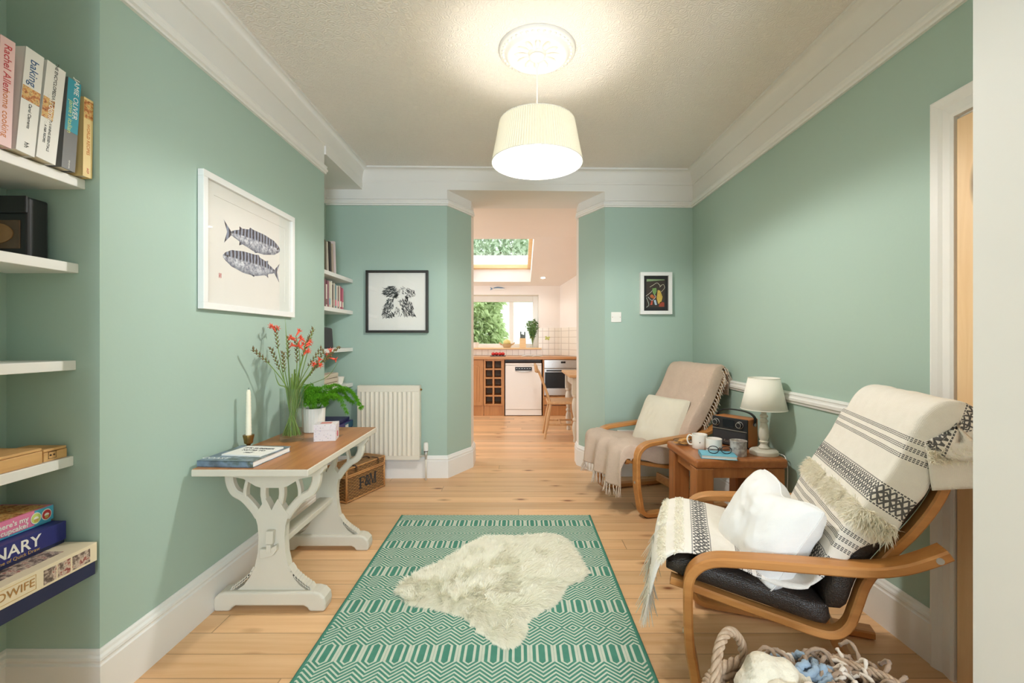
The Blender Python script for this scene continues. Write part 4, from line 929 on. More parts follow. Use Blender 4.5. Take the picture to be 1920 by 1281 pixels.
for xx in (0.085, 0.325):
    p = part('strap', MB().ribbon([(xx, 0.05, Hh + 0.003), (xx, 0.0, Hh + 0.004), (xx, -0.012, Hh - 0.006), (xx, -0.013, 0.205)], 0.016, 0.003, (1, 0, 0)), M['strap'], t, local=True)
    part('buckle', MB().tube([(xx - 0.012, -0.016, 0.212), (xx + 0.012, -0.016, 0.212), (xx + 0.012, -0.016, 0.228), (xx - 0.012, -0.016, 0.228)], 0.002, 5, closed=True), M['brass'], p, local=True)
part('handle', MB().tube(spline([(0.11, 0.05, Hh + 0.002), (0.15, 0.045, Hh + 0.022), (0.205, 0.04, Hh + 0.028), (0.26, 0.045, Hh + 0.022), (0.30, 0.05, Hh + 0.002)], 5), 0.006, 8), M['strap'], t, local=True, smooth=0)
def slab_letters(m4):
    b = MB(); T = 0.0012
    def poly(p): o = len(b.v); b.prism(p, lambda x, y: (x, y, 0), lambda x, y: (x, y, T)); b.xf(m4, o)
    def bar(x0, x1, y0, y1): poly([(x0, y0), (x1, y0), (x1, y1), (x0, y1)])
    bar(-0.082, -0.066, 0, 0.085); bar(-0.092, -0.056, 0, 0.007); bar(-0.092, -0.030, 0.078, 0.085); bar(-0.036, -0.030, 0.060, 0.080); bar(-0.068, -0.044, 0.040, 0.047); bar(-0.046, -0.040, 0.033, 0.054)
    x = 0.032; bar(x - 0.004, x + 0.002, 0, 0.085); bar(x - 0.012, x + 0.010, 0, 0.006); bar(x - 0.012, x + 0.006, 0.079, 0.085)
    poly([(x - 0.004, 0.085), (x + 0.012, 0.085), (x + 0.034, 0.010), (x + 0.026, 0.0)]); poly([(x + 0.052, 0.085), (x + 0.058, 0.085), (x + 0.034, 0.0), (x + 0.026, 0.0)])
    bar(x + 0.048, x + 0.064, 0, 0.085); bar(x + 0.042, x + 0.072, 0, 0.006); bar(x + 0.052, x + 0.072, 0.079, 0.085)
    return b
m4 = frame((0.215, -0.0005, 0.062), (1, 0, 0), (0, 0, 1))
b = slab_letters(m4); b.text('&', 0.112, m4 @ Matrix.Translation((0.001, 0.040, 0.0008)), 0.0006, bold=0.0022, sx=0.85); part('lettering', b, M['ink'], t, local=True)

# ---------------------------------------------------------------- radiator
t = thing('radiator', 'cream panel radiator with fluted front on the back wall', 'radiator', (-1.065, 3.70, 0.174))
RX0, RX1, RZ0, RZ1, RY = -1.318, -0.812, 0.174, 0.778, 3.668
b = MB(); n = 12; xs = []
W = RX1 - RX0; px = [(RX0, 0.0), (RX0 + 0.028, 0.0)]
pit = (W - 0.056) / n
for k in range(n):
    x0 = RX0 + 0.028 + k * pit
    px += [(x0 + pit * 0.12, 0.007), (x0 + pit * 0.30, 0.009), (x0 + pit * 0.42, 0.002), (x0 + pit * 0.62, 0.0), (x0 + pit * 0.9, 0.0)]
px += [(RX1 - 0.028, 0.0), (RX1, 0.0), (RX1, -0.016), (RX0, -0.016)]
b.prism([(x, d) for x, d in px], lambda x, d: (x, RY - d, RZ0 + 0.035), lambda x, d: (x, RY - d, RZ1 - 0.045))
b.box(RX0, RX1, RY, RY + 0.016, RZ0, RZ0 + 0.035).box(RX0, RX1, RY, RY + 0.016, RZ1 - 0.045, RZ1)
part('panel', b, M['rad'], t, bevel=0.002)
part('top_grille', MB().box(RX0 - 0.002, RX1 + 0.002, RY + 0.001, RY + 0.062, RZ1, RZ1 + 0.005), M['rad'], t, bevel=0.002)
for s in (RX0 - 0.0025, RX1 + 0.0005): part('side_cover', MB().box(s, s + 0.002, RY + 0.001, RY + 0.062, RZ0 + 0.005, RZ1 - 0.0005), M['rad'], t)
part('rear_panel', MB().box(RX0 + 0.01, RX1 - 0.01, RY + 0.045, RY + 0.060, RZ0 + 0.01, RZ1 - 0.01), M['rad'], t)
part('vent_plug', MB().tube([(RX1, RY + 0.03, RZ1 - 0.03), (RX1 + 0.016, RY + 0.03, RZ1 - 0.03)], 0.008, 8), M['brass'], t)
vx = RX1 + 0.05
v_ = part('valve', MB().tube([(RX1, RY + 0.025, RZ0 + 0.03), (vx, RY + 0.025, RZ0 + 0.03)], 0.007, 8).lathe([(0, -0.03), (0.009, -0.03), (0.009, 0.0), (0.014, 0.004), (0.014, 0.03), (0.012, 0.035), (0, 0.035)], 14, (vx, RY + 0.025, RZ0 + 0.03)), M['bolt'], t, smooth=40)
part('valve_head', MB().lathe([(0, 0.040), (0.019, 0.040), (0.019, 0.046), (0.018, 0.100), (0.014, 0.108), (0, 0.109)], 20, (vx, RY + 0.025, RZ0 + 0.03), mod=lambda a, z: 1 + 0.04 * math.cos(a * 10)), M['plastic_white'], v_, smooth=40, label='white thermostatic valve head')
part('valve_collar', MB().lathe([(0, 0.033), (0.017, 0.033), (0.017, 0.042), (0, 0.042)], 16, (vx, RY + 0.025, RZ0 + 0.03)), M['black'], v_)
part('pipe', MB().tube([(vx, RY + 0.025, 0.001), (vx, RY + 0.025, RZ0 + 0.005)], 0.0075, 8), M['rad'], t, smooth=0)

# ---------------------------------------------------------------- back wall pictures
yw = lambda x: YA + (x + 1.75) * (0.02 / 1.15) if x < 0 else 3.81 + (x - 0.735) * 0.0265
def wall_frame(name, label, x0, x1, z0, z1, fw, dep, fmat, mat_mount, inner):
    yb = min(yw(x0), yw(x1)) - 0.0005
    t = thing(name, label, 'picture', ((x0 + x1) / 2, yb, z0))
    b = MB()
    for (a, c, d, e) in ((x0, x1, z1 - fw, z1), (x0, x1, z0, z0 + fw), (x0, x0 + fw, z0 + fw, z1 - fw), (x1 - fw, x1, z0 + fw, z1 - fw)): b.box(a, c, yb - dep, yb, d, e)
    part('frame', b, fmat, t, bevel=0.0015)
    part('mount', MB().box(x0 + fw, x1 - fw, yb - dep * 0.45, yb - 0.002, z0 + fw, z1 - fw), mat_mount, t)
    return t, yb - dep * 0.45, yb - dep
t, ym, yf = wall_frame('framed_picture', 'square black framed ink print of a shaggy animal head above the radiator', -1.272, -0.752, 1.218, 1.738, 0.020, 0.032, M['black_frame'], M['paper'], None)
# ink print of a shaggy head, in picture units 0..1 (x right, z up)
PX = lambda u: -1.252 + 0.480 * u; PZ = lambda v: 1.238 + 0.480 * v
rr = random.Random(5); b = MB()
def stroke(u, v, ang, ln, wd, curve=0.0):
    p = [(u + math.cos(ang) * ln * (q - 0.5) - math.sin(ang) * curve * (q - 0.5) ** 2 * 4, v + math.sin(ang) * ln * (q - 0.5) + math.cos(ang) * curve * (q - 0.5) ** 2 * 4) for q in (0, 0.33, 0.66, 1)]
    w = [0.3, 1.0, 0.8, 0.1]; nx, nz = -math.sin(ang), math.cos(ang); vs = []
    for (a, c), ww in zip(p, w): vs += [(PX(a + nx * wd * ww), ym - 0.0006, PZ(c + nz * wd * ww)), (PX(a - nx * wd * ww), ym - 0.0006, PZ(c - nz * wd * ww))]
    b.add(vs, [(0, 1, 3, 2), (2, 3, 5, 4), (4, 5, 7, 6)])
def region(pts, n, ang, ln, wd, jit=0.3):
    for _ in range(n):
        while True:
            u = rr.uniform(min(p[0] for p in pts), max(p[0] for p in pts)); v = rr.uniform(min(p[1] for p in pts), max(p[1] for p in pts)); ins = False
            for i in range(len(pts)):
                (x1, y1), (x2, y2) = pts[i], pts[i - 1]
                if (y1 > v) != (y2 > v) and u < (x2 - x1) * (v - y1) / (y2 - y1) + x1: ins = not ins
            if ins: break
        stroke(u, v, ang + rr.gauss(0, jit), ln * rr.uniform(0.5, 1.3), wd * rr.uniform(0.5, 1.4), rr.uniform(-0.01, 0.01))
region([(0.24, 0.63), (0.28, 0.74), (0.42, 0.77), (0.52, 0.68), (0.50, 0.56), (0.36, 0.58)], 190, 0.3, 0.08, 0.0038, 0.35)
region([(0.33, 0.55), (0.44, 0.55), (0.42, 0.38), (0.34, 0.22), (0.23, 0.22), (0.24, 0.36)], 200, 1.2, 0.055, 0.0042, 0.5)
region([(0.45, 0.24), (0.40, 0.36), (0.34, 0.22)], 25, 1.9, 0.06, 0.006, 0.3)
region([(0.62, 0.74), (0.80, 0.70), (0.82, 0.60), (0.66, 0.55)], 80, -0.9, 0.045, 0.0042, 0.5)
region([(0.52, 0.50), (0.66, 0.55), (0.76, 0.48), (0.82, 0.24), (0.62, 0.24), (0.58, 0.38)], 200, -1.1, 0.06, 0.004, 0.35)
region([(0.52, 0.76), (0.62, 0.76), (0.62, 0.62), (0.52, 0.66)], 22, -1.0, 0.035, 0.004, 0.4)
region([(0.42, 0.24), (0.60, 0.24), (0.58, 0.38), (0.46, 0.40)], 22, 1.5, 0.05, 0.005, 0.4)
for (u, v, r) in ((0.47, 0.59, 0.030), (0.665, 0.565, 0.024)):
    for k in range(26): stroke(u + rr.gauss(0, r * 0.5), v + rr.gauss(0, r * 0.5), rr.uniform(0, 3), 0.035, 0.006)
part('ink_print', b, M['ink'], t)
part('glazing', MB().box(-1.252, -0.772, yf + 0.006, yf + 0.0075, 1.238, 1.718), M['picture_glass'], t)
# small painting of jugs: a plain still life
t, ym, yf = wall_frame('framed_picture', 'small white box framed still life on black beside the right corner', 1.030, 1.298, 1.374, 1.730, 0.030, 0.042, M['frame_white'], plain('black_mount', (30, 30, 30), 0.7), None)
QX = lambda u: 1.060 + 0.208 * u; QZ = lambda v: 1.404 + 0.296 * v
def patch(name, pts, c, lev, label=None):
    part(name, MB().prism(pts, lambda u, v: (QX(u), ym - 0.0002 - lev * 0.0004, QZ(v)), lambda u, v: (QX(u), ym - 0.0005 - lev * 0.0004, QZ(v))), plain('paint_%s' % name, c, 0.7, var=0.25, scale=60), t)
def strk(name, pts, c, lev, r=0.0016):
    part(name, MB().tube(spline([(QX(u), ym - 0.0003 - lev * 0.0004, QZ(v)) for u, v in pts], 5), r, 5), plain('paint_%s' % name, c, 0.7), t)
patch('painted_ground', [(0.12, 0.10), (0.86, 0.10), (0.88, 0.90), (0.12, 0.90)], (58, 48, 40), 0)
patch('painted_band', [(0.13, 0.84), (0.86, 0.88), (0.86, 0.90), (0.13, 0.91)], (132, 158, 116), 1)
patch('painted_cloth', [(0.62, 0.12), (0.85, 0.12), (0.85, 0.24), (0.68, 0.26)], (150, 64, 44), 1)
patch('painted_bowl', [(0.36, 0.64), (0.52, 0.66), (0.54, 0.56), (0.46, 0.44), (0.38, 0.52)], (112, 150, 84), 1)
patch('painted_jug', [(0.58, 0.60), (0.68, 0.58), (0.78, 0.40), (0.72, 0.22), (0.60, 0.20), (0.54, 0.36)], (194, 164, 76), 1)
patch('painted_fruit', [(0.34 + 0.07 * math.cos(k * PI / 5), 0.42 + 0.05 * math.sin(k * PI / 5)) for k in range(10)], (186, 104, 52), 2)
patch('painted_fruit', [(0.42 + 0.06 * math.cos(k * PI / 5), 0.38 + 0.045 * math.sin(k * PI / 5)) for k in range(10)], (172, 92, 48), 3)
patch('painted_glass', [(0.42, 0.30), (0.50, 0.32), (0.55, 0.17), (0.47, 0.17)], (172, 190, 204), 1)
patch('painted_cup', [(0.28, 0.17), (0.36, 0.17), (0.38, 0.30), (0.33, 0.30)], (196, 84, 62), 1)
strk('painted_line', [(0.26, 0.68), (0.40, 0.74), (0.56, 0.80), (0.70, 0.70)], (210, 206, 186), 3)
strk('painted_line', [(0.66, 0.68), (0.80, 0.76), (0.86, 0.66), (0.72, 0.54)], (214, 206, 180), 3)
strk('painted_line', [(0.10, 0.42), (0.28, 0.52), (0.36, 0.58)], (220, 216, 206), 3)
strk('painted_line', [(0.12, 0.38), (0.22, 0.18), (0.12, 0.10)], (190, 206, 196), 3)
strk('painted_line', [(0.18, 0.40), (0.34, 0.30), (0.50, 0.40), (0.44, 0.46)], (206, 214, 214), 3)
# switch and socket
yb = yw(0.82) - 0.0005; t = thing('fused_switch', 'square white fused switch plate on the back wall', 'switch', (0.83, yb, 1.31))
part('plate', MB().box(0.788, 0.874, yb - 0.009, yb, 1.308, 1.394), M['plastic_white'], t, bevel=0.002)
part('fuse_carrier', MB().box(0.815, 0.847, yb - 0.0115, yb - 0.009, 1.342, 1.360), M['plastic_white'], t, bevel=0.001)
for xx in (0.798, 0.864): part('screw', MB().tube([(xx, yb - 0.009, 1.351), (xx, yb - 0.0105, 1.351)], 0.003, 8), plain('reddish_screw', (176, 110, 90), 0.5), t)
yb = yw(0.9) - 0.0005; t = thing('power_socket', 'white power socket low on the back wall behind the pink chair', 'socket', (0.9, yb, 0.30))
part('plate', MB().box(0.84, 0.986, yb - 0.010, yb, 0.305, 0.391), M['plastic_white'], t, bevel=0.002)
for xx in (0.875, 0.950): part('rocker', MB().box(xx - 0.006, xx + 0.006, yb - 0.013, yb - 0.010, 0.365, 0.382), M['plastic_white'], t)
# ---------------------------------------------------------------- pendant lamp and ceiling rose
t = thing('ceiling_rose', 'round white moulded plaster ceiling rose above the pendant lamp', 'ceiling rose', (0.093, 2.23, ZC))
c = (0.093, 2.23, ZC)
prof = [(0.0, -0.034), (0.034, -0.034), (0.040, -0.028), (0.046, -0.016), (0.075, -0.016), (0.110, -0.018), (0.125, -0.030), (0.140, -0.036), (0.150, -0.034), (0.158, -0.022), (0.166, -0.018), (0.184, -0.016), (0.190, -0.010), (0.192, -0.0005), (0.0, -0.0005)]
part('moulding', MB().lathe(prof, 64, c), M['frieze'], t, smooth=50)
b = MB()
for k in range(40):
    a = 2 * PI * k / 40; b.ball((c[0] + 0.171 * math.cos(a), c[1] + 0.171 * math.sin(a), ZC - 0.018), 0.0075, 4, sc=(1, 1, 0.7))
part('bead_row', b, M['frieze'], t, smooth=0)
b = MB()
for k in range(12):
    a = 2 * PI * k / 12; ca, sa = math.cos(a), math.sin(a)
    b.tube([(c[0] + r * ca, c[1] + r * sa, ZC - 0.018) for r in (0.048, 0.07, 0.095, 0.115)], [0.003, 0.012, 0.013, 0.003], 8, flat=1)
part('petals', b, M['frieze'], t, smooth=0)
t = thing('pendant_lamp', 'lit ceiling pendant with a pleated cream drum shade', 'lamp', (0.093, 2.23, ZC - 0.035))
part('ceiling_cup', MB().lathe([(0.0, -0.060), (0.006, -0.060), (0.022, -0.050), (0.038, -0.040), (0.040, -0.0345), (0.0, -0.0345)], 24, c), M['plastic_white'], t, smooth=40)
part('cord', MB().tube([(c[0], c[1], ZC - 0.058), (c[0], c[1], 2.225)], 0.0032, 6), M['plastic_white'], t)
part('lamp_holder', MB().lathe([(0, 2.155), (0.016, 2.155), (0.019, 2.17), (0.019, 2.20), (0.010, 2.228), (0, 2.23)], 16, (c[0], c[1], 0)), M['plastic_white'], t, smooth=40)
pl = lambda a, z: 1 + 0.013 * math.cos(a * 110)
part('lamp_shade', MB().openlathe([(0.224, 2.037), (0.205, 2.135), (0.186, 2.238)], 660, (c[0], c[1], 0), mod=pl), M['shade'], t, smooth=0, label='pleated cream fabric shade')
for (r, z_) in ((0.2245, 2.038), (0.186, 2.237)): part('shade_rim', MB().tube([(c[0] + r * math.cos(2 * PI * k / 64), c[1] + r * math.sin(2 * PI * k / 64), z_) for k in range(64)], 0.0026, 6, closed=True), M['lamp_shade'], t, smooth=0)
b = MB()
for k in range(3):
    a = 2 * PI * k / 3 + 0.4; b.tube([(c[0] + 0.018 * math.cos(a), c[1] + 0.018 * math.sin(a), 2.19), (c[0] + 0.186 * math.cos(a), c[1] + 0.186 * math.sin(a), 2.236)], 0.0018, 5)
part('spider_ring', b, M['plastic_white'], t)
part('bulb', MB().lathe([(0, 2.075), (0.014, 2.078), (0.027, 2.09), (0.031, 2.105), (0.027, 2.122), (0.016, 2.142), (0.013, 2.155), (0, 2.156)], 20, (c[0], c[1], 0)), M['bulb'], t, smooth=0)
l = bpy.data.lights.new('bulb_light', 'POINT'); l.energy = 8.5; l.color = (1.0, 0.97, 0.93); l.shadow_soft_size = 0.07
o = bpy.data.objects.new('bulb_light', l); COL.objects.link(o); o.parent = t; o.location = (0, 0, 2.062 - (ZC - 0.035) - 0.03)

# added downward spot brightens walls and floor without overlighting the ceiling
l = bpy.data.lights.new('bulb_down_fill', 'SPOT'); l.energy = 30; l.color = (1.0, 0.98, 0.97); l.shadow_soft_size = 0.06; l.spot_size = PI * 0.98; l.spot_blend = 0.25
o = bpy.data.objects.new('bulb_down_fill', l); COL.objects.link(o); o.parent = t; o.location = (0, 0, 2.062 - (ZC - 0.035) - 0.02)

# ---------------------------------------------------------------- rug and sheepskin
RC = (-0.148, 2.03)
b = MB().box(-0.6165, 0.6165, -0.93, 0.912, 0.0005, 0.009)
t = thing('rug', 'green and off white geometric woven rug on the pine floor', 'rug', (RC[0], RC[1], 0))
part('woven_field', b, M['rug'], t, local=True, bevel=0.003)
M['binding'] = plain('green_binding_yarn', (58, 118, 98), 0.9, var=0.2, scale=80)
for s in (-1, 1): part('bound_edge', MB().tube([(s * 0.6165, -0.93 + 1.842 * k / 60, 0.006 + 0.0006 * (k % 2)) for k in range(61)], 0.0042, 6), M['binding'], t, local=True, smooth=0)
px = [(736, 1098), (752, 1078), (790, 1060), (832, 1040), (870, 1012), (898, 1000), (930, 994), (975, 994), (1020, 989), (1055, 995), (1080, 1018), (1100, 1052), (1106, 1066), (1084, 1080), (1062, 1086), (1050, 1108), (1035, 1122), (1008, 1136), (988, 1152), (978, 1180), (962, 1200), (940, 1202), (914, 1188), (888, 1166), (862, 1144), (836, 1134), (800, 1126), (760, 1118)]
H_ = 1.16 - 0.04
outl = [((x - 972) * H_ / (y - 637), H_ * 840 / (y - 637)) for x, y in px]
cx_, cy_ = sum(p[0] for p in outl) / len(outl), sum(p[1] for p in outl) / len(outl)
outs = [(p.x, p.y) for p in spline([(x, y, 0) for x, y in outl], 4, closed=True)]
t = thing('sheepskin', 'ivory sheepskin lying across the green rug', 'sheepskin', (cx_, cy_, 0.010))
n = len(outs); NR = 10
def sk(a, r):
    q = outs[int(a) % n]; x, y = cx_ + (q[0] - cx_) * r * 0.95, cy_ + (q[1] - cy_) * r * 0.95
    return (x, y, 0.012 + 0.020 * (1 - r ** 4) + 0.010 * (1 - r ** 4) * noise.noise(Vector((x * 7, y * 7, 1))))
b = MB(); vs = [(cx_, cy_, 0.03)]; fs = []
for j in range(1, NR + 1):
    for i in range(n): vs.append(sk(i, j / NR))
for i in range(n): fs.append((0, 1 + i, 1 + (i + 1) % n))
for j in range(NR - 1):
    for i in range(n): fs.append((1 + j * n + i, 1 + (j + 1) * n + i, 1 + (j + 1) * n + (i + 1) % n, 1 + j * n + (i + 1) % n))
b.add(vs, fs); part('hide', b, M['wool'], t, smooth=0)
NW = 72000
A = RNG.random(NW) * n; ai = A.astype(int) % n; f = A - np.floor(A); O = np.array(outs); q = O[ai] * (1 - f)[:, None] + O[(ai + 1) % n] * f[:, None]
r = np.sqrt(RNG.random(NW)); r = np.where(RNG.random(NW) < 0.15, 0.94 + 0.06 * RNG.random(NW), r)
P = np.stack([cx_ + (q[:, 0] - cx_) * r * 0.95, cy_ + (q[:, 1] - cy_) * r * 0.95, 0.010 + 0.020 * (1 - r ** 4)], 1)
# locks lie in coherent swirling directions
ph = np.array([noise.noise(Vector((float(x) * 9, float(y) * 9, 0))) for x, y in P[:, :2]]); ph2 = np.array([noise.noise(Vector((float(x) * 34, float(y) * 34, 5))) for x, y in P[:, :2]])
out = q - np.array([cx_, cy_]); out /= np.linalg.norm(out, axis=1)[:, None]
an = ph * 2.4 + ph2 * 2.0
D = np.stack([out[:, 0] * r * 0.9 + 0.75 * np.cos(an), out[:, 1] * r * 0.9 + 0.75 * np.sin(an), 0.48 - 0.34 * r ** 4], 1) + RNG.normal(size=(NW, 3)) * 0.14
D /= np.linalg.norm(D, axis=1)[:, None]
b = MB().strands(P, D, 0.026 + 0.012 * RNG.random(NW), 0.0013, (0, 0, -0.12), flat=True); fl_ = part('fleece', b, M['wool'], t); fl_['kind'] = 'stuff'

# ---------------------------------------------------------------- armchairs
W_ARM = 0.275
K = 1.08
CS = Matrix(((K, 0, 0, 0), (0, K, 0, 0), (0, 0, K, -0.093), (0, 0, 0, 1)))      # model units to metres
RAILP = [(-0.060, 0.425), (0.02, 0.410), (0.13, 0.387), (0.25, 0.364), (0.325, 0.350), (0.370, 0.354), (0.400, 0.385), (0.418, 0.44), (0.440, 0.51), (0.490, 0.59), (0.545, 0.665), (0.592, 0.75), (0.620, 0.84), (0.640, 0.92), (0.645, 0.955)]
TOPP = [(-0.085, 0.470), (-0.060, 0.500), (0.0, 0.503), (0.10, 0.486), (0.22, 0.462), (0.30, 0.450), (0.335, 0.475), (0.360, 0.545), (0.402, 0.635), (0.458, 0.722), (0.508, 0.800), (0.538, 0.875), (0.556, 0.930), (0.580, 0.962), (0.615, 0.972)]
def make_chair(name, label, cat, loc, rot):
    t = thing(name, label, cat, loc, rot)
    L_ = dict(local=True)
    Q = lambda b: b.xf(CS)
    for s in (-1, 1):
        w_ = s * W_ARM * K
        up = [(0.588, 0.634), (0.54, 0.604), (0.49, 0.580), (0.42, 0.562), (0.28, 0.549), (0.14, 0.537), (0.06, 0.526), (0.015, 0.500), (-0.008, 0.455), (-0.010, 0.36), (-0.006, 0.27)]
        low = [(0.004, 0.135), (0.014, 0.070), (0.030, 0.036), (0.066, 0.0195), (0.16, 0.0185), (0.35, 0.0185), (0.62, 0.0185)]
        pth = spline([(x * K, w_, z * K - 0.093) for x, z in up] + [(x * K, w_, z) for x, z in low], 6)
        p = part('arm_frame', MB().ribbon(pth, 0.062, 0.029, (0, 1, 0)), M['beech'], t, local=True, smooth=35)
        part('bolt', MB().tube([(-0.020, w_, 0.235), (-0.0265, w_, 0.235)], 0.0085, 12), M['bolt'], p, local=True)
        part('bolt', MB().tube([(0.610, w_ + s * 0.030, 0.576), (0.610, w_ + s * 0.0335, 0.576)], 0.009, 12), M['bolt'], p, local=True)
        part('foot_pad', MB().lathe([(0, 0.0), (0.014, 0.0), (0.015, 0.006), (0, 0.008)], 12, (0.060, w_, 0.0005)), M['black'], p, local=True)
        rl = spline([(x, s * 0.222, z) for x, z in RAILP], 6)
        part('side_rail', Q(MB().ribbon(rl, 0.040, 0.024, (0, 1, 0))), M['beech'], t, local=True, smooth=35)
    part('cross_bar', MB().box(0.49, 0.51, -0.266, 0.266, 0.032, 0.10), M['beech'], t, local=True, bevel=0.004)
    part('cross_bar', Q(MB().box(-0.040, -0.015, -0.200, 0.200, 0.392, 0.412)), M['beech'], t, local=True, bevel=0.003)
    part('cross_bar', Q(MB().box(0.628, 0.648, -0.200, 0.200, 0.90, 0.935)), M['beech'], t, local=True, bevel=0.003)
    R_ = spline([(x, 0, z) for x, z in RAILP], 10); T_ = spline([(x, 0, z) for x, z in TOPP], 10)
    def rs(P, k):
        d = [0]; 
        for a, c in zip(P, P[1:]): d.append(d[-1] + (c - a).length)
        out = []
        for i in range(k):
            q = d[-1] * i / (k - 1); j = max(0, min(len(P) - 2, next((m for m in range(len(d) - 1) if d[m + 1] >= q), len(P) - 2)))
            f = (q - d[j]) / max(1e-9, d[j + 1] - d[j]); out.append(P[j].lerp(P[j + 1], min(1, f)))
        return out
    # pair stations: seat 0..20 between front and crease, back between crease and top
    ci = 60; ct = 53
    def off(P, dist):
        o = []
        for i, p in enumerate(P):
            t_ = (P[min(i + 1, len(P) - 1)] - P[max(i - 1, 0)]).normalized(); o.append(p + Vector((-t_.z, 0, t_.x)) * dist)
        return o
    Rb = off(R_, 0.014)
    seatB, seatT = rs(Rb[:61], 22), rs(T_[:54], 22); backB, backT = rs(Rb[59:118], 22), rs(T_[53:116], 22); hb, ht = rs(Rb[119:], 10), rs(T_[117:], 10)
    def pad(name, B, T, wid, label=None):
        b = MB(); n = 36; k = len(B); vs = []; fs = []
        for i in range(k):
            e = min(i, k - 1 - i); sq = 1 - 0.5 * (1 - min(1, e / 2.0)) ** 2 * 1.6; wsq = 1 - 0.03 * max(0, 2 - e) ** 1.2
            mid = (B[i] + T[i]) / 2; hv = (T[i] - B[i]) / 2
            for j in range(n):
                a = 2 * PI * j / n; ca, sa = math.cos(a), math.sin(a)
                x = math.copysign(abs(ca) ** 0.22, ca); y = math.copysign(abs(sa) ** 0.5, sa)
                pinch = 1 + 0.05 * math.sin(i * 1.9)
                vs.append(tuple(mid + hv * (y * sq * (pinch if y > 0 else 1)) + Vector((0, x * wid * wsq, 0))))
        for i in range(k - 1):
            for j in range(n): fs.append((i * n + j, i * n + (j + 1) % n, (i + 1) * n + (j + 1) % n, (i + 1) * n + j))
        fs += [tuple(range(n))[::-1], tuple((k - 1) * n + j for j in range(n))]
        b.add(vs, fs); return part(name, Q(b), M['leather'], t, local=True, smooth=60, label=label)
    p = pad('seat_cushion', seatB, seatT, 0.238)
    for s in (-1, 1): part('piping', Q(MB().tube([q + Vector((0, s * 0.2385, 0)) * 1.0 for q in [B.lerp(T, 0.80) for B, T in zip(seatB, seatT)][1:-1]], 0.003, 6)), M['leather'], p, local=True, smooth=0)
    pad('back_cushion', backB, backT, 0.238); pad('headrest', hb, ht, 0.236)
    return t
def chair_xf(loc, rot): return Matrix.Translation(loc) @ Matrix.Rotation(rot, 4, 'Z')
C1 = ((0.650, 1.697, 0), math.radians(-20.0)); C2 = ((0.698, 3.195, 0), math.radians(15.4))
ch1 = make_chair('armchair', 'near bentwood armchair with dark leather cushions under a striped cream throw', 'armchair', *C1)
ch1['group'] = 'bentwood armchairs'
ch2 = copy_tree(ch1); ch2.location = C2[0]; ch2.rotation_euler = (0, 0, C2[1]); ch2['label'] = 'far bentwood armchair in the corner covered with a dusty pink blanket'

# draped throws: a sheet along the chair's profile
def path_len(P):
    d = [0]
    for a, b_ in zip(P, P[1:]): d.append(d[-1] + (b_ - a).length)
    return d
def at_len(P, d, q):
    q = max(0, min(d[-1], q))
    import bisect
    j = max(0, min(len(P) - 2, bisect.bisect_right(d, q) - 1)); f = (q - d[j]) / max(1e-9, d[j + 1] - d[j])
    return P[j].lerp(P[j + 1], f), (P[j + 1] - P[j]).normalized()
def draped(name, label, cat, loc, rot, prof, crest_i, w0, w1, mat, amp, seed, nv=150, nu=70, side_drop=None, flip=None, group=None):
    """prof: (s, z) list from behind the top down to the front hem; crest has v = 0"""
    P = spline([(x, 0, z) for x, z in prof], 8); d = path_len(P); crest = d[crest_i * 8]
    T4 = chair_xf(loc, rot) @ CS
    t = thing(name, label, cat, tuple(T4 @ Vector((0.3, 0, 0.46))), rot, group)
    def pt(a, b_):
        q = b_ * d[-1]; p, tg = at_len(P, d, q); v = q - crest
        y = w0(v) + (w1(v) - w0(v)) * a; nn = Vector((-tg.z, 0, tg.x)) * -1 if False else Vector((tg.z, 0, -tg.x))
        ed = 1.0
        fold = noise.noise(Vector((y * 5.5 + seed, v * 2.2, seed))) * 0.9 + 0.45 * noise.noise(Vector((y * 14, v * 6, seed + 3)))
        h = amp * (0.5 + 0.9 * fold + 0.35) 
        h = max(0.001, h)
        k = max(0.0, -0.244 - y); q3 = p + nn * (h - k * 0.97) + Vector((0, max(y, -0.247) - 0.006 * min(1, k * 30) - 0.10 * k, 0))   # hangs over the near side
        if side_drop: q3 = side_drop(q3, y, v)
        return tuple(T4 @ q3)
    b = MB().grid(pt, nu, nv, uvfn=lambda a, b_: (w0(b_ * d[-1] - crest) + (w1(b_ * d[-1] - crest) - w0(b_ * d[-1] - crest)) * a, b_ * d[-1] - crest))
    sheet = part('fabric', b, mat, t, smooth=0, solid=0.004)
    return t, pt, d, crest, T4
def fringe(name, t, pt, b_row, n, ln, mat, T4, out=(-0.25, 0, -1), wd=0.0022, a0=0.0, a1=1.0, strands_=4):
    b = MB()
    for i in range(n):
        a = a0 + (a1 - a0) * (i + 0.5) / n; p = Vector(pt(a, b_row)); dr = T4.to_3x3() @ Vector(out); dr.normalize()
        j = Vector((random.gauss(0, 0.12), random.gauss(0, 0.12), 0)); l_ = ln * random.uniform(0.8, 1.15)
        b.tube([p, p + (dr + j * 0.5) * l_ * 0.3], [wd * 1.8, wd * 1.3], 6)
        for k in range(strands_):
            j2 = j + Vector((random.gauss(0, 0.13), random.gauss(0, 0.13), random.gauss(0, 0.05))); e = p + (dr + j2) * l_
            b.tube([p + (dr + j * 0.5) * l_ * 0.27, p + (dr + j2 * 0.8) * l_ * 0.65, e + Vector((0, 0, -0.1 * l_))], [wd, wd * 0.9, wd * 0.35], 4)
    return part(name, b, mat, t)
EPS = 0.010
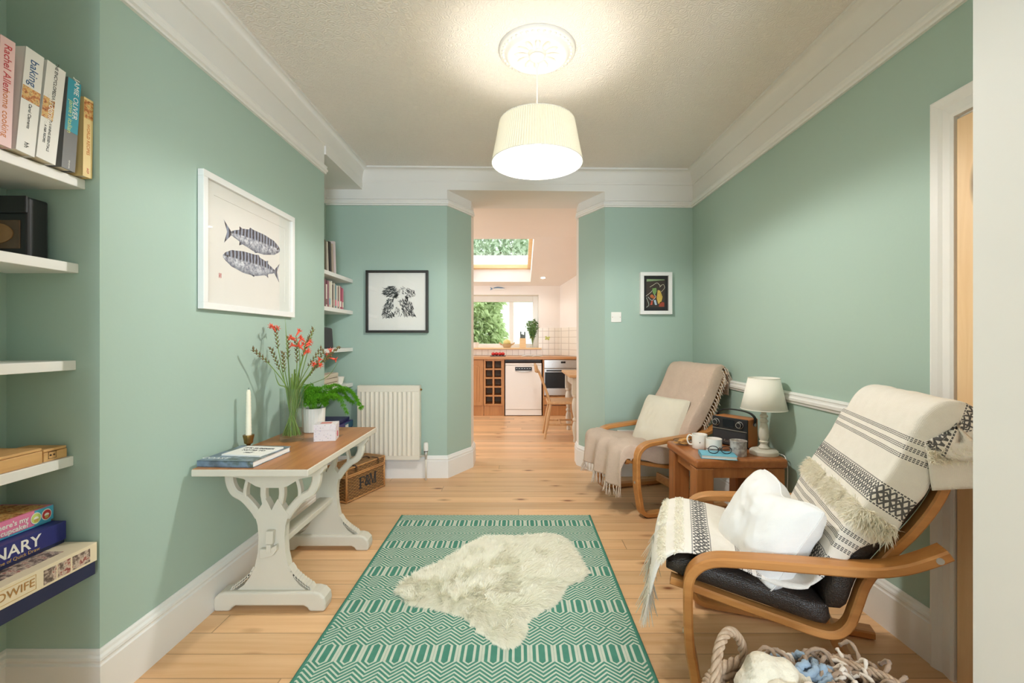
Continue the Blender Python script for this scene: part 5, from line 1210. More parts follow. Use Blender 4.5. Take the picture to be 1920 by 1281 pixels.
prof1 = [(0.700, 0.800), (0.688, 0.880), (0.672, 0.950), (0.640, 0.990), (0.595, 0.990), (0.560, 0.955), (0.530, 0.885), (0.498, 0.808), (0.450, 0.732), (0.394, 0.645), (0.350, 0.555), (0.318, 0.490), (0.285, 0.473), (0.20, 0.480), (0.10, 0.500), (0.0, 0.518), (-0.060, 0.517), (-0.095, 0.492), (-0.108, 0.450), (-0.112, 0.410)]
def w0n(v):
    if v < 0.05: return -0.39
    if v < 0.12: return -0.39 + 0.10 * (v - 0.05) / 0.07
    if v < 0.46: return -0.290 - 0.040 * math.sin(PI * min(1, (v - 0.12) / 0.34)) - 0.006 * math.sin(v * 40)
    if v < 0.60: return -0.290 + 0.045 * (v - 0.46) / 0.14
    return -0.246 + 0.012 * math.sin(v * 17)
def w1n(v):
    if v < 0.1: return 0.235
    if v < 0.55: return 0.255 + 0.03 * math.sin(v * 9)
    return 0.225 + 0.015 * math.sin(v * 11)
def drop1(q, y, v):
    if v > 0.94 and y < -0.05: q.z -= 0.05 * (v - 0.94) / 0.2
    return q
th1, pt1, d1, cr1, T1 = draped('throw_blanket', 'cream throw with black woven stripes and tufts over the near armchair', 'blanket', C1[0], C1[1], prof1, 4, w0n, w1n, M['throw'], 0.012, 11.0, side_drop=drop1)
def tuft_row(t, pt, v0, v1, a0, a1, d, cr, n, ln, T4):
    pts = []; drs = []
    for i in range(n):
        a = random.uniform(a0, a1); v = random.uniform(v0, v1); b_ = (v + cr) / d[-1]
        p = Vector(pt(a, b_)); px_ = Vector(pt(min(1, a + 0.01), b_)); py_ = Vector(pt(a, min(1, b_ + 0.004)))
        nn = (px_ - p).cross(py_ - p).normalized(); nn = nn if nn.z > 0 else -nn
        dr = nn * 0.55 + (py_ - p).normalized() * random.uniform(0.0, 1.0) + Vector((random.gauss(0, .4), random.gauss(0, .4), random.gauss(0, .4)))
        pts.append(tuple(p + nn * 0.001)); drs.append(tuple(dr.normalized()))
    b = MB().strands(np.array(pts), np.array(drs), ln * (0.7 + 0.6 * RNG.random(n)), 0.0018, (0, 0, -0.3)); return part('tufted_row', b, M['tuft'], t)
tuft_row(th1, pt1, 0.325, 0.372, 0.0, 0.28, d1, cr1, 1600, 0.026, T1); tuft_row(th1, pt1, 0.325, 0.372, 0.34, 0.62, d1, cr1, 1700, 0.026, T1); tuft_row(th1, pt1, 0.325, 0.372, 0.68, 1.0, d1, cr1, 1700, 0.026, T1)
tuft_row(th1, pt1, -0.185, -0.145, 0.0, 1.0, d1, cr1, 2600, 0.018, T1); tuft_row(th1, pt1, 0.925, 0.95, 0.0, 1.0, d1, cr1, 900, 0.010, T1); tuft_row(th1, pt1, 0.975, 0.995, 0.0, 1.0, d1, cr1, 1200, 0.014, T1)
fringe('fringe', th1, pt1, 1.0, 46, 0.10, M['fringe'], T1, (-0.10, -0.05, -1), 0.0022, 0.0, 1.0)

prof2 = [(0.672, 0.80), (0.670, 0.86), (0.668, 0.92), (0.656, 0.965), (0.632, 0.990), (0.595, 0.990), (0.560, 0.955), (0.530, 0.885), (0.498, 0.808), (0.450, 0.732), (0.394, 0.645), (0.350, 0.555), (0.318, 0.490), (0.285, 0.473), (0.20, 0.480), (0.10, 0.500), (0.0, 0.518), (-0.060, 0.517), (-0.098, 0.490), (-0.112, 0.440), (-0.120, 0.370), (-0.122, 0.300)]
def w0f(v): return -0.25 if v < -0.05 else -0.25 - 0.075 * min(1, (v + 0.05) / 0.08) if v < 0.40 else (-0.325 + 0.05 * (v - 0.40) / 0.15 if v < 0.55 else (-0.275 if v < 0.66 else (-0.335 if v < 0.98 else -0.335 + 0.075 * min(1, (v - 0.98) / 0.12))))
def w1f(v): return 0.246 if v < 0.6 else 0.262
def drop2(q, y, v):
    # hanging front: heavier folds and a slanting hem
    if v > 0.93:
        k = (v - 0.93) / 0.25; q.x -= 0.022 * k * math.sin(y * 38 + 1.0); q.z += 0.12 * k * y
    elif v > 0.58: q.z += 0.006 * math.sin(y * 30 + v * 20)
    elif 0.05 < v: q.x -= 0.012 * max(0, math.sin(y * 20 + v * 5 + 1.5)) * min(1, v / 0.25)
    return q
th2, pt2, d2, cr2, T2 = draped('throw_blanket', 'dusty pink fringed blanket over the back and seat of the corner armchair', 'blanket', C2[0], C2[1], prof2, 5, w0f, w1f, M['pink_wool'], 0.008, 4.0, side_drop=drop2)
fringe('fringe', th2, pt2, 1.0, 30, 0.065, M['fringe_pink'], T2, (-0.05, 0, -1), 0.0026)
b = MB()
for i in range(26):
    v = -0.12 + 0.52 * i / 26; p = Vector(pt2(0.0, (v + cr2) / d2[-1])); R3 = T2.to_3x3()
    e = p + R3 @ Vector((0.012 + random.gauss(0, 0.004), -0.012, -0.022)); b.ball(tuple(p * 0.55 + e * 0.45), 0.0055, 4)
    for k in range(4): b.tube([p * 0.5 + e * 0.5, e + R3 @ Vector((random.gauss(0, 0.007), random.gauss(0, 0.006), -0.022))], [0.0024, 0.001], 4)
    b.tube([p, p * 0.5 + e * 0.5], 0.0028, 5)
part('side_fringe', b, M['fringe_pink'], th2)

# cushions
def cushion(name, label, T4, w_, h_, th, mat, seed, wr=0.006, base=None, sag=None, piping=True):
    t = thing(name, label, 'cushion', tuple(T4 @ Vector((0, -h_ / 2, 0)))); N = 36
    def sh(sg):
        def f(a, b_):
            u, v = a * 2 - 1, b_ * 2 - 1
            e = (1 - abs(u) ** 2.6) * (1 - abs(v) ** 2.6); k = max(0, e) ** 0.42
            x = u * w_ / 2 * (1 - 0.07 * (1 - v * v)); y = v * h_ / 2 * (1 - 0.07 * (1 - u * u)); cr_ = 1 - 0.07 * u ** 4 * v ** 4; x *= cr_; y *= cr_
            z = sg * th / 2 * k
            if sg > 0 or True: z += sg * k * wr * (noise.noise(Vector((u * 3 + seed, v * 3, sg))) + 0.6 * noise.noise(Vector((u * 9 + seed, v * 5, sg * 2))))
            q = Vector((x, y, z))
            if sag: q = sag(q, u, v)
            return tuple(T4 @ q)
        return f
    b = MB().grid(sh(1), N, N); b.grid(sh(-1), N, N)
    nn = (N + 1) ** 2
    for i in range(N * N, 2 * N * N): b.f[i] = b.f[i][::-1]
    c_ = part('cover', b, mat, t, smooth=0)
    if piping:
        f = sh(1); ring = [f(i / 30, 0) for i in range(30)] + [f(1, i / 30) for i in range(30)] + [f(1 - i / 30, 1) for i in range(30)] + [f(0, 1 - i / 30) for i in range(30)]
        part('seam', MB().tube(ring, 0.0026, 5, closed=True), mat, t, smooth=0)
    return t
def orient(pos, nrm, up):
    n_ = Vector(nrm).normalized(); u_ = Vector(up); u_ = (u_ - n_ * u_.dot(n_)).normalized(); r_ = u_.cross(n_)
    return Matrix(((r_.x, u_.x, n_.x, pos[0]), (r_.y, u_.y, n_.y, pos[1]), (r_.z, u_.z, n_.z, pos[2]), (0, 0, 0, 1)))
q1 = T1 @ Vector((0.225, -0.095, 0.580)); R1 = T1.to_3x3()
def sag1(q, u, v):
    # slumped pillow: the top edge dips in the middle
    q.y -= 0.034 * max(0, v) * math.exp(-((u - 0.1) / 0.35) ** 2); q.z += 0.02 * math.exp(-((u - 0.1) / 0.3) ** 2) * v
    return q
cushion('cushion', 'plump white cotton cushion slumped on the near striped armchair', orient(q1, R1 @ Vector((-0.80, -0.38, 0.50)), R1 @ Vector((0.55, 0.10, 0.85))), 0.34, 0.31, 0.19, M['white_cotton'], 3.0, 0.0085, sag=sag1)
q2 = T2 @ Vector((0.318, -0.010, 0.598)); R2 = T2.to_3x3()
cushion('cushion', 'square cream linen cushion leaning on the dusty pink blanket', orient(q2, R2 @ Vector((-0.88, -0.22, 0.46)), R2 @ Vector((0.45, 0.10, 0.9))), 0.42, 0.42, 0.13, M['linen'], 8.0, 0.008)

# ---------------------------------------------------------------- side table and what stands on it
tx0, tx1, ty0, ty1, tz = 0.943, 1.438, 2.385, 2.845, 0.520
t = thing('side_table', 'chunky oak side table between the two armchairs', 'table', ((tx0 + tx1) / 2, (ty0 + ty1) / 2, 0))
part('tabletop', MB().prism([(tx0, ty0), (tx1, ty0), (tx1 + 0.012, ty0 + 0.06), (tx1, ty1), (tx0 - 0.002, ty1)], lambda x, y: (x, y, tz - 0.048), lambda x, y: (x, y, tz)), M['oaktop'], t, bevel=0.014, seg=4)
for (x, y) in ((tx0 + 0.055, ty0 + 0.055), (tx1 - 0.060, ty0 + 0.055), (tx0 + 0.055, ty1 - 0.060), (tx1 - 0.060, ty1 - 0.060)):
    part('leg', MB().box(x - 0.048, x + 0.048, y - 0.048, y + 0.048, 0.0005, tz - 0.0485), M['oak'], t, bevel=0.008)
part('apron', MB().box(tx0 + 0.1, tx1 - 0.105, ty0 + 0.025, ty0 + 0.050, tz - 0.105, tz - 0.049), M['oak'], t, bevel=0.003)
part('apron', MB().box(tx0 + 0.1, tx1 - 0.105, ty1 - 0.050, ty1 - 0.025, tz - 0.105, tz - 0.049), M['oak'], t, bevel=0.003)
for x in (tx0 + 0.028, tx1 - 0.052): part('apron', MB().box(x, x + 0.025, ty0 + 0.104, ty1 - 0.109, tz - 0.105, tz - 0.049), M['oak'], t, bevel=0.003)
# table lamp
c = (1.372, 2.505, tz + 0.0005); t = thing('table_lamp', 'unlit table lamp with turned cream base and ivory shade on the side table', 'lamp', c)
part('base', MB().lathe([(0, 0), (0.072, 0), (0.074, 0.006), (0.072, 0.020), (0.066, 0.026), (0.030, 0.030), (0, 0.031)], 40, c), M['cream_paint'], t, smooth=35)
part('turned_column', MB().lathe([(0, 0.030), (0.026, 0.031), (0.029, 0.038), (0.022, 0.046), (0.017, 0.056), (0.021, 0.066), (0.025, 0.071), (0.019, 0.077), (0.022, 0.085), (0.026, 0.10), (0.025, 0.13), (0.020, 0.160), (0.016, 0.175), (0.022, 0.181), (0.023, 0.188), (0.016, 0.194), (0.015, 0.203), (0.021, 0.208), (0.021, 0.216), (0.014, 0.222), (0.013, 0.275), (0, 0.276)], 28, c), M['cream_paint'], t, smooth=35)
part('lamp_shade', MB().openlathe([(0.118, 0.252), (0.080, 0.425)], 48, c), M['lamp_shade'], t, smooth=0, solid=0.0015)
for r_, z_ in ((0.118, 0.252), (0.080, 0.425)): part('shade_rim', MB().tube([(c[0] + r_ * math.cos(2 * PI * k / 48), c[1] + r_ * math.sin(2 * PI * k / 48), c[2] + z_) for k in range(48)], 0.0018, 5, closed=True), M['lamp_shade'], t, smooth=0)
part('lamp_holder', MB().lathe([(0, 0.275), (0.013, 0.275), (0.014, 0.32), (0, 0.322)], 12, c), M['plastic_white'], t)
part('bulb', MB().lathe([(0, 0.32), (0.014, 0.322), (0.026, 0.345), (0.028, 0.36), (0.02, 0.378), (0, 0.386)], 14, c), M['ceramic'], t, smooth=0)
part('cord', MB().tube(spline([(c[0] + 0.055, c[1] - 0.005, c[2] + 0.008), (c[0] + 0.082, c[1] - 0.02, c[2] + 0.003), (1.459, 2.45, 0.516), (1.466, 2.44, 0.45), (1.462, 2.44, 0.30), (1.452, 2.43, 0.19), (1.446, 2.42, 0.03), (1.44, 2.46, 0.004)], 6), 0.0026, 6), M['plastic_white'], t, smooth=0)
# radio
t = thing('radio', 'retro radio in tan leather with a black front on the side table', 'radio', (1.315, 2.722, tz + 0.0005), math.radians(-56))
bw, bd, bh = 0.220, 0.120, 0.172
part('case', MB().box(-bw / 2, bw / 2, -bd / 2 + 0.012, bd / 2, 0.006, bh), M['tan_leather'], t, local=True, bevel=0.008, seg=3)
part('front_panel', MB().box(-bw / 2, bw / 2, -bd / 2, -bd / 2 + 0.0125, 0.006, bh - 0.001), M['black'], t, local=True, bevel=0.003)
part('speaker_grille', MB().box(-bw / 2 + 0.008, bw / 2 - 0.008, -bd / 2 - 0.002, -bd / 2, 0.012, 0.090), M['radio_grille'], t, local=True)
part('trim_strip', MB().box(-bw / 2 + 0.002, bw / 2 - 0.002, -bd / 2 - 0.003, -bd / 2, 0.097, 0.101), M['steel'], t, local=True)
part('display', MB().box(-0.042, 0.030, -bd / 2 - 0.0015, -bd / 2, 0.112, 0.158), M['dark_screen'], t, local=True)
for xx in (-0.083, 0.066):
    p = part('knob', MB().tube([(xx, -bd / 2, 0.136), (xx, -bd / 2 - 0.018, 0.136)], 0.017, 24), M['black'], t, local=True, smooth=30)
    part('knob_ring', MB().tube([(xx + 0.0195 * math.cos(2 * PI * k / 28), -bd / 2 - 0.002, 0.136 + 0.0195 * math.sin(2 * PI * k / 28)) for k in range(28)], 0.0022, 6, closed=True).tube([(xx + 0.015 * math.cos(2 * PI * k / 28), -bd / 2 - 0.0185, 0.136 + 0.015 * math.sin(2 * PI * k / 28)) for k in range(28)], 0.0015, 6, closed=True), M['steel'], p, local=True, smooth=0)
part('handle', MB().ribbon(spline([(-bw / 2 - 0.005, 0.01, 0.135), (-bw / 2 - 0.007, 0.01, 0.178), (-bw / 2 + 0.03, 0.01, 0.205), (0, 0.01, 0.213), (bw / 2 - 0.03, 0.01, 0.205), (bw / 2 + 0.007, 0.01, 0.178), (bw / 2 + 0.005, 0.01, 0.135)], 6), 0.022, 0.006, (0, 1, 0)), M['black'], t, local=True, smooth=40)
for s in (-1, 1): part('handle_stud', MB().tube([(s * (bw / 2 - 0.001), 0.01, 0.138), (s * (bw / 2 + 0.012), 0.01, 0.138)], 0.010, 14), M['steel'], t, local=True)
b = MB()
for s in (-1, 1): b.box(s * 0.085 - 0.02, s * 0.085 + 0.02, -0.035, 0.035, 0.0, 0.0065)
part('foot', b, M['black'], t, local=True)
part('lettering', MB().text('Roberts', 0.024, frame((0.0, -bd / 2 - 0.0024, 0.03), (1, 0, 0), (0, 0, 1)), 0.0003, shear=0.35), M['steel'], t, local=True)
# mugs
def mug(label, x, y, r_, h_, ha, motif):
    c = (x, y, tz + 0.0005); t = thing('mug', label, 'mug', c, 0, 'mugs on the side table')
    part('body', MB().openlathe([(0, 0.0), (r_ * 0.9, 0), (r_ * 0.97, 0.004), (r_, h_ * 0.4), (r_, h_), (r_ - 0.003, h_ + 0.0005), (r_ - 0.0045, h_ - 0.004), (r_ - 0.0045, 0.008), (0, 0.007)], 32, c), M['ceramic'], t, smooth=40)
    ca, sa = math.cos(ha), math.sin(ha); R_ = lambda d, z: (x + ca * d, y + sa * d, c[2] + z)
    part('handle', MB().tube(spline([R_(r_ - 0.001, h_ * 0.85), R_(r_ + 0.016, h_ * 0.90), R_(r_ + 0.026, h_ * 0.62), R_(r_ + 0.016, h_ * 0.28), R_(r_ - 0.001, h_ * 0.24)], 5), 0.0045, 8), M['ceramic'], t, smooth=0)
    part('tea', MB().lathe([(0, h_ - 0.016), (r_ - 0.005, h_ - 0.016), (r_ - 0.005, h_ - 0.015), (0, h_ - 0.015)], 24, c), plain('milky_tea', (176, 130, 90), 0.3), t)
    motif(t, c, r_, h_)
def m1(t, c, r_, h_):
    a = -PI / 2 - 0.35; q = (c[0] + (r_ + 0.0004) * math.cos(a), c[1] + (r_ + 0.0004) * math.sin(a), c[2] + h_ * 0.5)
    part('spot_motif', MB().ball(q, 0.0035, 5, sc=(1, 0.4, 1)), M['ink'], t)
def m2(t, c, r_, h_):
    b = MB()
    for k in range(7):
        a = -PI / 2 + 0.15 + k * 0.12; q = (c[0] + (r_ + 0.0004) * math.cos(a), c[1] + (r_ + 0.0004) * math.sin(a), c[2] + h_ * (0.32 + 0.1 * math.sin(k))); b.ball(q, 0.004, 4, sc=(1, 0.4, 0.8))
    part('brown_motif', b, plain('brown_glaze', (150, 108, 66), 0.3), t)
mug('white mug with a small dark spot, farther one on the side table', 1.068, 2.640, 0.043, 0.083, math.radians(165), m1)
mug('white mug with brown markings, nearer one behind the blue notebook', 1.115, 2.555, 0.043, 0.076, math.radians(110), m2)
# tin candle pot
c = (1.215, 2.475, tz + 0.0005); t = thing('candle_pot', 'small weathered zinc candle pot beside the lamp base', 'pot', c)
g = G('weathered_zinc'); v = g.coord(); M['zinc'] = g.set(g.mix(g.step(g.noise(v, 45, 4, 0.6), 0.42, 0.6), L((150, 140, 134)), L((196, 190, 184))), 0.7)
part('body', MB().openlathe([(0, 0), (0.040, 0), (0.042, 0.004), (0.0425, 0.078), (0.0445, 0.079), (0.0445, 0.083), (0.0405, 0.083), (0.040, 0.008), (0, 0.007)], 32, c), M['zinc'], t, smooth=40)
part('wax', MB().lathe([(0, 0.060), (0.0398, 0.060), (0.0398, 0.063), (0, 0.064)], 24, c), M['wax'], t); part('wick', MB().tube([(c[0], c[1], c[2] + 0.063), (c[0], c[1], c[2] + 0.073)], 0.001, 5), M['ink'], t)
# notebook and spectacles
nb = (1.085, 2.445, tz + 0.0005); t = thing('notebook', 'pale blue hardback notebook on the side table under spectacles', 'notebook', nb, math.radians(-14))
nbm = bookmat('pale_blue_notebook_cover', (112, 184, 206))
part('pages', MB().box(-0.087, 0.087, -0.056, 0.056, 0.003, 0.017), M['paper'], t, local=True)
part('cover', MB().box(-0.090, 0.090, -0.059, 0.059, 0, 0.003).box(-0.090, 0.090, -0.059, 0.059, 0.017, 0.020).box(-0.090, -0.087, -0.059, 0.059, 0.0, 0.02), nbm, t, local=True, bevel=0.001)
t = thing('spectacles', 'dark rimmed spectacles lying on the pale blue notebook', 'glasses', (nb[0] + 0.012, nb[1] + 0.008, tz + 0.0215), math.radians(-6))
for s in (-1, 1):
    part('rim', MB().tube([(s * 0.034 + 0.027 * math.cos(2 * PI * k / 28), -0.018 + 0.006 * math.sin(2 * PI * k / 28), 0.019 + 0.0185 * math.sin(2 * PI * k / 28)) for k in range(28)], 0.0022, 6, closed=True), M['black'], t, local=True, smooth=0)
    part('lens', MB().prism([(s * 0.034 + 0.025 * math.cos(2 * PI * k / 24), 0.0165 * math.sin(2 * PI * k / 24)) for k in range(24)], lambda x, z: (x, -0.0185 + z * 0.33, 0.019 + z), lambda x, z: (x, -0.0175 + z * 0.33, 0.019 + z)), M['picture_glass'], t, local=True)
    part('temple', MB().tube(spline([(s * 0.062, -0.016, 0.024), (s * 0.064, 0.0, 0.022), (s * 0.030, 0.022, 0.012), (-s * 0.045, 0.030 + 0.006 * s, 0.004)], 5), 0.0018, 6), M['black'], t, local=True, smooth=0)
part('bridge', MB().tube([(-0.008, -0.017, 0.025), (0, -0.020, 0.028), (0.008, -0.017, 0.025)], 0.0018, 6), M['black'], t, local=True)
# plate of biscuits
c = (1.005, 2.735, tz + 0.0005); t = thing('plate', 'glass edged plate of biscuits at the back of the side table', 'plate', c)
part('dish', MB().openlathe([(0, 0.0), (0.030, 0), (0.052, 0.018), (0.056, 0.026), (0.054, 0.026), (0.030, 0.004), (0, 0.0035)], 32, c), M['glass'], t, smooth=0)
part('rim', MB().tube([(c[0] + 0.055 * math.cos(2 * PI * k / 32), c[1] + 0.055 * math.sin(2 * PI * k / 32), c[2] + 0.026) for k in range(32)], 0.0014, 5, closed=True), M['strap'], t)
bis = plain('golden_biscuit', (206, 152, 88), 0.8, var=0.2, scale=60, bump=0.4, bscale=150)
lb = ['lower left golden biscuit on the glass plate', 'lower right golden biscuit on the glass plate', 'middle golden biscuit leaning on the pile', 'topmost golden biscuit of the plate', 'golden biscuit at the near edge of the plate']
for i, (dx, dy, dz, ry, rz) in enumerate([(-0.020, 0.008, 0.009, 0.05, 0.2), (0.024, 0.004, 0.0095, -0.1, 1.1), (-0.006, -0.006, 0.020, 0.15, 0.7), (0.010, 0.004, 0.030, -0.08, 0.1), (0.004, -0.024, 0.013, 0.1, 0.4)]):
    b = MB().box(-0.030, 0.030, -0.016, 0.016, -0.0045, 0.0045); b.xf(Matrix.Translation((c[0] + dx, c[1] + dy, c[2] + dz)) @ Matrix.Rotation(rz, 4, 'Z') @ Matrix.Rotation(ry, 4, 'Y'))
    solo('biscuit', b, bis, lb[i], 'biscuit', group='biscuits on the plate', bevel=0.003)

# ---------------------------------------------------------------- willow basket in the foreground
bc = (0.610, 0.945, 0.0); RXb, RYb, Hb = 0.205, 0.125, 0.400
t = thing('willow_basket', 'grey willow basket with twisted handle holding blankets in the foreground', 'basket', bc)
ring = lambda f, z, dr=0.0, wob=None, n=96: [(bc[0] + (RXb * f + dr + (wob(k) if wob else 0)) * math.cos(2 * PI * k / n), bc[1] + (RYb * f + dr + (wob(k) if wob else 0)) * math.sin(2 * PI * k / n), z) for k in range(n)]
b = MB(); rows = 26
for i in range(rows):
    z = 0.012 + (Hb - 0.03) * i / (rows - 1); f = 0.80 + 0.20 * (z / Hb) ** 0.7
    b.tube(ring(f, z, 0, lambda k, i=i: 0.0055 * (1 if (k // 3 + i) % 2 else -1)), 0.0074, 6, closed=True)
part('weave', b, M['willow'], t, smooth=0)
b = MB()
for k in range(32):
    a = 2 * PI * k / 32; b.tube([(bc[0] + RXb * f * math.cos(a), bc[1] + RYb * f * math.sin(a), z) for f, z in ((0.80, 0.004), (0.88, 0.1), (0.95, 0.24), (1.0, Hb))], 0.005, 6)
part('stakes', b, M['willow'], t, smooth=0)
b = MB()
for ph in (0, 2.09, 4.19):
    n = 220; b.tube([(bc[0] + (RXb + 0.007 * math.cos(k * 0.55 + ph)) * math.cos(2 * PI * k / n), bc[1] + (RYb + 0.007 * math.cos(k * 0.55 + ph)) * math.sin(2 * PI * k / n), Hb + 0.007 * math.sin(k * 0.55 + ph)) for k in range(n)], 0.0062, 6, closed=True)
part('braided_rim', b, M['willow'], t, smooth=0)
part('base', MB().prism([(RXb * 0.8 * math.cos(2 * PI * k / 32), RYb * 0.8 * math.sin(2 * PI * k / 32)) for k in range(32)], lambda x, y: (bc[0] + x, bc[1] + y, 0.001), lambda x, y: (bc[0] + x, bc[1] + y, 0.012)), M['willow'], t)
def twisted(path, r, R_, turns):
    b = MB(); P = spline(path, 14); k = len(P)
    for ph in (0, 1.57, 3.14, 4.71):
        pts = []
        for i in range(k):
            tg = (P[min(i + 1, k - 1)] - P[max(i - 1, 0)]).normalized(); o1 = tg.orthogonal().normalized() if i == 0 else (o1 - tg * o1.dot(tg)).normalized(); o2 = tg.cross(o1); a = turns * 2 * PI * i / k + ph
            pts.append(P[i] + (o1 * math.cos(a) + o2 * math.sin(a)) * R_)
        b.tube(pts, r, 6)
    return b
part('handle', twisted([(0.412, 0.925, Hb - 0.03), (0.408, 0.930, Hb + 0.04), (0.430, 0.960, Hb + 0.100), (0.475, 1.005, Hb + 0.105), (0.520, 1.045, Hb + 0.05), (0.535, 1.058, Hb - 0.03)], 0.0048, 0.0062, 5), M['willow'], t, smooth=0)
part('handle', twisted([(0.808, 0.925, Hb - 0.03), (0.816, 0.930, Hb + 0.01), (0.800, 0.965, Hb + 0.026), (0.760, 1.010, Hb + 0.022), (0.715, 1.050, Hb + 0.01), (0.700, 1.056, Hb - 0.03)], 0.0048, 0.0062, 5), M['willow'], t, smooth=0)
b = MB()
for k in range(9): a0 = 0.006 * k; b.tube([(0.425 + a0, 0.903 - a0 * 0.5, Hb - 0.020), (0.419 + a0, 0.894 - a0 * 0.5, Hb), (0.427 + a0, 0.903 - a0 * 0.5, Hb + 0.018), (0.435 + a0, 0.912 - a0 * 0.5, Hb)], 0.0045, 6, closed=True)
part('handle_binding', b, M['willow'], t, smooth=0)
# contents: fleece blanket, rag blanket with tassels
def lumpy(c, r, sc, seed, amp, n=22): return MB().ball(c, r, n, 0, sc, lambda q: 1 + amp * noise.noise(q * 1.6 + Vector((seed, 0, 0))) + amp * 0.5 * noise.noise(q * 4 + Vector((0, seed, 0))))
t = thing('fleece_blanket', 'cream fleece blanket folded in the left half of the willow basket', 'blanket', (0.55, 0.94, 0.30))
b = MB(); 
def fold(p0, p1, p2, r): b.tube(spline([p0, p1, p2], 10), [r * (0.7 + 0.5 * math.sin(PI * k / 20) + 0.12 * math.sin(k * 1.3)) for k in range(21)], 16)
fold((0.478, 0.935, 0.35), (0.535, 0.985, 0.420), (0.63, 0.985, 0.400), 0.034); fold((0.50, 0.90, 0.355), (0.545, 0.935, 0.402), (0.62, 0.945, 0.388), 0.032); fold((0.52, 0.87, 0.355), (0.58, 0.895, 0.392), (0.64, 0.90, 0.372), 0.030)
part('folds', b, M['fleece'], t, smooth=0)
part('lower_layer', lumpy((0.555, 0.935, 0.30), 0.1, (0.95, 0.75, 0.62), 2.0, 0.08), M['fleece'], t, smooth=0)
t = thing('rag_blanket', 'brown tasselled rag blanket heaped in the right half of the basket', 'blanket', (0.69, 0.94, 0.30))
part('heap', lumpy((0.690, 0.935, 0.330), 0.1, (0.95, 0.82, 0.72), 5.0, 0.14), M['taupe_felt'], t, smooth=0)
def tassels(name, n, mat, cx, cy, sx, sy, seed, r_=0.0042, lift=0.03):
    R_ = random.Random(seed); b = MB()
    for _ in range(n):
        x, y = cx + R_.uniform(-sx, sx), cy + R_.uniform(-sy, sy); z = 0.402 + R_.uniform(-0.005, 0.014); a = R_.uniform(-0.9, 2.2); L1 = R_.uniform(0.03, 0.07)
        p = [(x, y, z), (x + L1 * 0.4 * math.cos(a), y + L1 * 0.4 * math.sin(a), z + R_.uniform(0.005, lift)), (x + L1 * 0.8 * math.cos(a + 0.4), y + L1 * 0.8 * math.sin(a + 0.4), z + R_.uniform(0, lift)), (x + L1 * math.cos(a + 0.7), y + L1 * math.sin(a + 0.7), z + R_.uniform(-0.01, lift * 0.7))]
        P = spline(p, 4); b.tube(P, [r_ * (1 + 0.25 * math.sin(k * 2.2)) for k in range(len(P))], 6)
    return b
part('brown_tassels', tassels('b', 80, M['brown_yarn'], 0.70, 0.945, 0.105, 0.085, 3), M['brown_yarn'], t, smooth=0)
part('pale_tassels', tassels('p', 26, M['fringe_pink'], 0.68, 0.95, 0.09, 0.07, 8), M['fringe_pink'], t, smooth=0)
part('blue_rags', tassels('u', 14, M['blue_yarn'], 0.645, 1.0, 0.035, 0.035, 9, 0.008, 0.025), M['blue_yarn'], t, smooth=0, label='grey blue rag strips')
part('felt_flap', MB().grid(lambda a, b_: (0.610 + 0.085 * a, 0.895 + 0.055 * b_ + 0.01 * math.sin(a * 5), 0.408 + 0.014 * math.sin(PI * a) - 0.014 * b_ * b_), 12, 8), M['taupe_felt'], t, smooth=0, solid=0.004)
# ---------------------------------------------------------------- kitchen
YF = 6.80; g_units = 'kitchen base units'
def cab(name, label, x0, x1): return thing(name, label, 'cabinet', ((x0 + x1) / 2, (YF + YK) / 2, 0), 0, g_units)
def raised_door(b, x0, x1, z0, z1, y):
    b.box(x0, x1, y, y + 0.02, z0, z1); fw = 0.055
    xm, w2 = (x0 + x1) / 2, (x1 - x0) / 2 - fw
    arch_ = [(x0 + fw, z0 + fw), (x1 - fw, z0 + fw), (x1 - fw, z1 - fw - 0.05)] + [(xm + w2 * math.cos(a), z1 - fw - 0.05 + 0.04 * math.sin(a)) for a in [PI * k / 10 for k in range(1, 10)]] + [(x0 + fw, z1 - fw - 0.05)]
    b.prism(arch_, lambda x, z: (x, y, z), lambda x, z: (x, y - 0.006, z))
    ins = [(xm + (x - xm) * 0.78, (z0 + z1) / 2 + (z - (z0 + z1) / 2) * 0.90) for x, z in arch_]
    b.prism(ins, lambda x, z: (x, y - 0.006, z), lambda x, z: (x, y - 0.012, z))
t = cab('kitchen_cabinet', 'oak kitchen cabinet with an arched panel door left of the wine rack', -1.03, -0.53)
part('body', MB().box(-1.03, -0.53, YF + 0.022, YK - 0.01, 0.15, 0.857), M['kwood'], t)
b = MB(); raised_door(b, -1.02, -0.535, 0.16, 0.85, YF + 0.001); part('door', b, M['kwood'], t, bevel=0.002)
part('plinth', MB().box(-1.03, -0.53, YF + 0.03, YF + 0.05, 0.001, 0.149), M['kwood'], t)
t = cab('wine_rack', 'oak wine rack of ten square holes between cabinet and dishwasher', -0.525, -0.235)
x0, x1, z0, z1 = -0.525, -0.235, 0.16, 0.857; b = MB()
for k in range(3): xx = x0 + (x1 - x0 - 0.026) * k / 2; b.box(xx, xx + 0.026, YF + 0.001, YF + 0.30, z0, z1)
for k in range(6): zz_ = z0 + (z1 - z0 - 0.022) * k / 5; b.box(x0, x1, YF + 0.002, YF + 0.30, zz_, zz_ + 0.022)
part('lattice', b, M['kwood'], t); part('back_panel', MB().box(x0, x1, YF + 0.30, YF + 0.32, z0, z1), plain('grey_brown_board', (150, 122, 98), 0.8), t)  # back board in one plain grey-brown
part('plinth', MB().box(x0, x1, YF + 0.03, YF + 0.05, 0.001, 0.159), M['kwood'], t); part('end_panel', MB().box(-0.234, -0.215, YF + 0.001, YK - 0.03, 0.001, 0.857), M['kwood'], t)
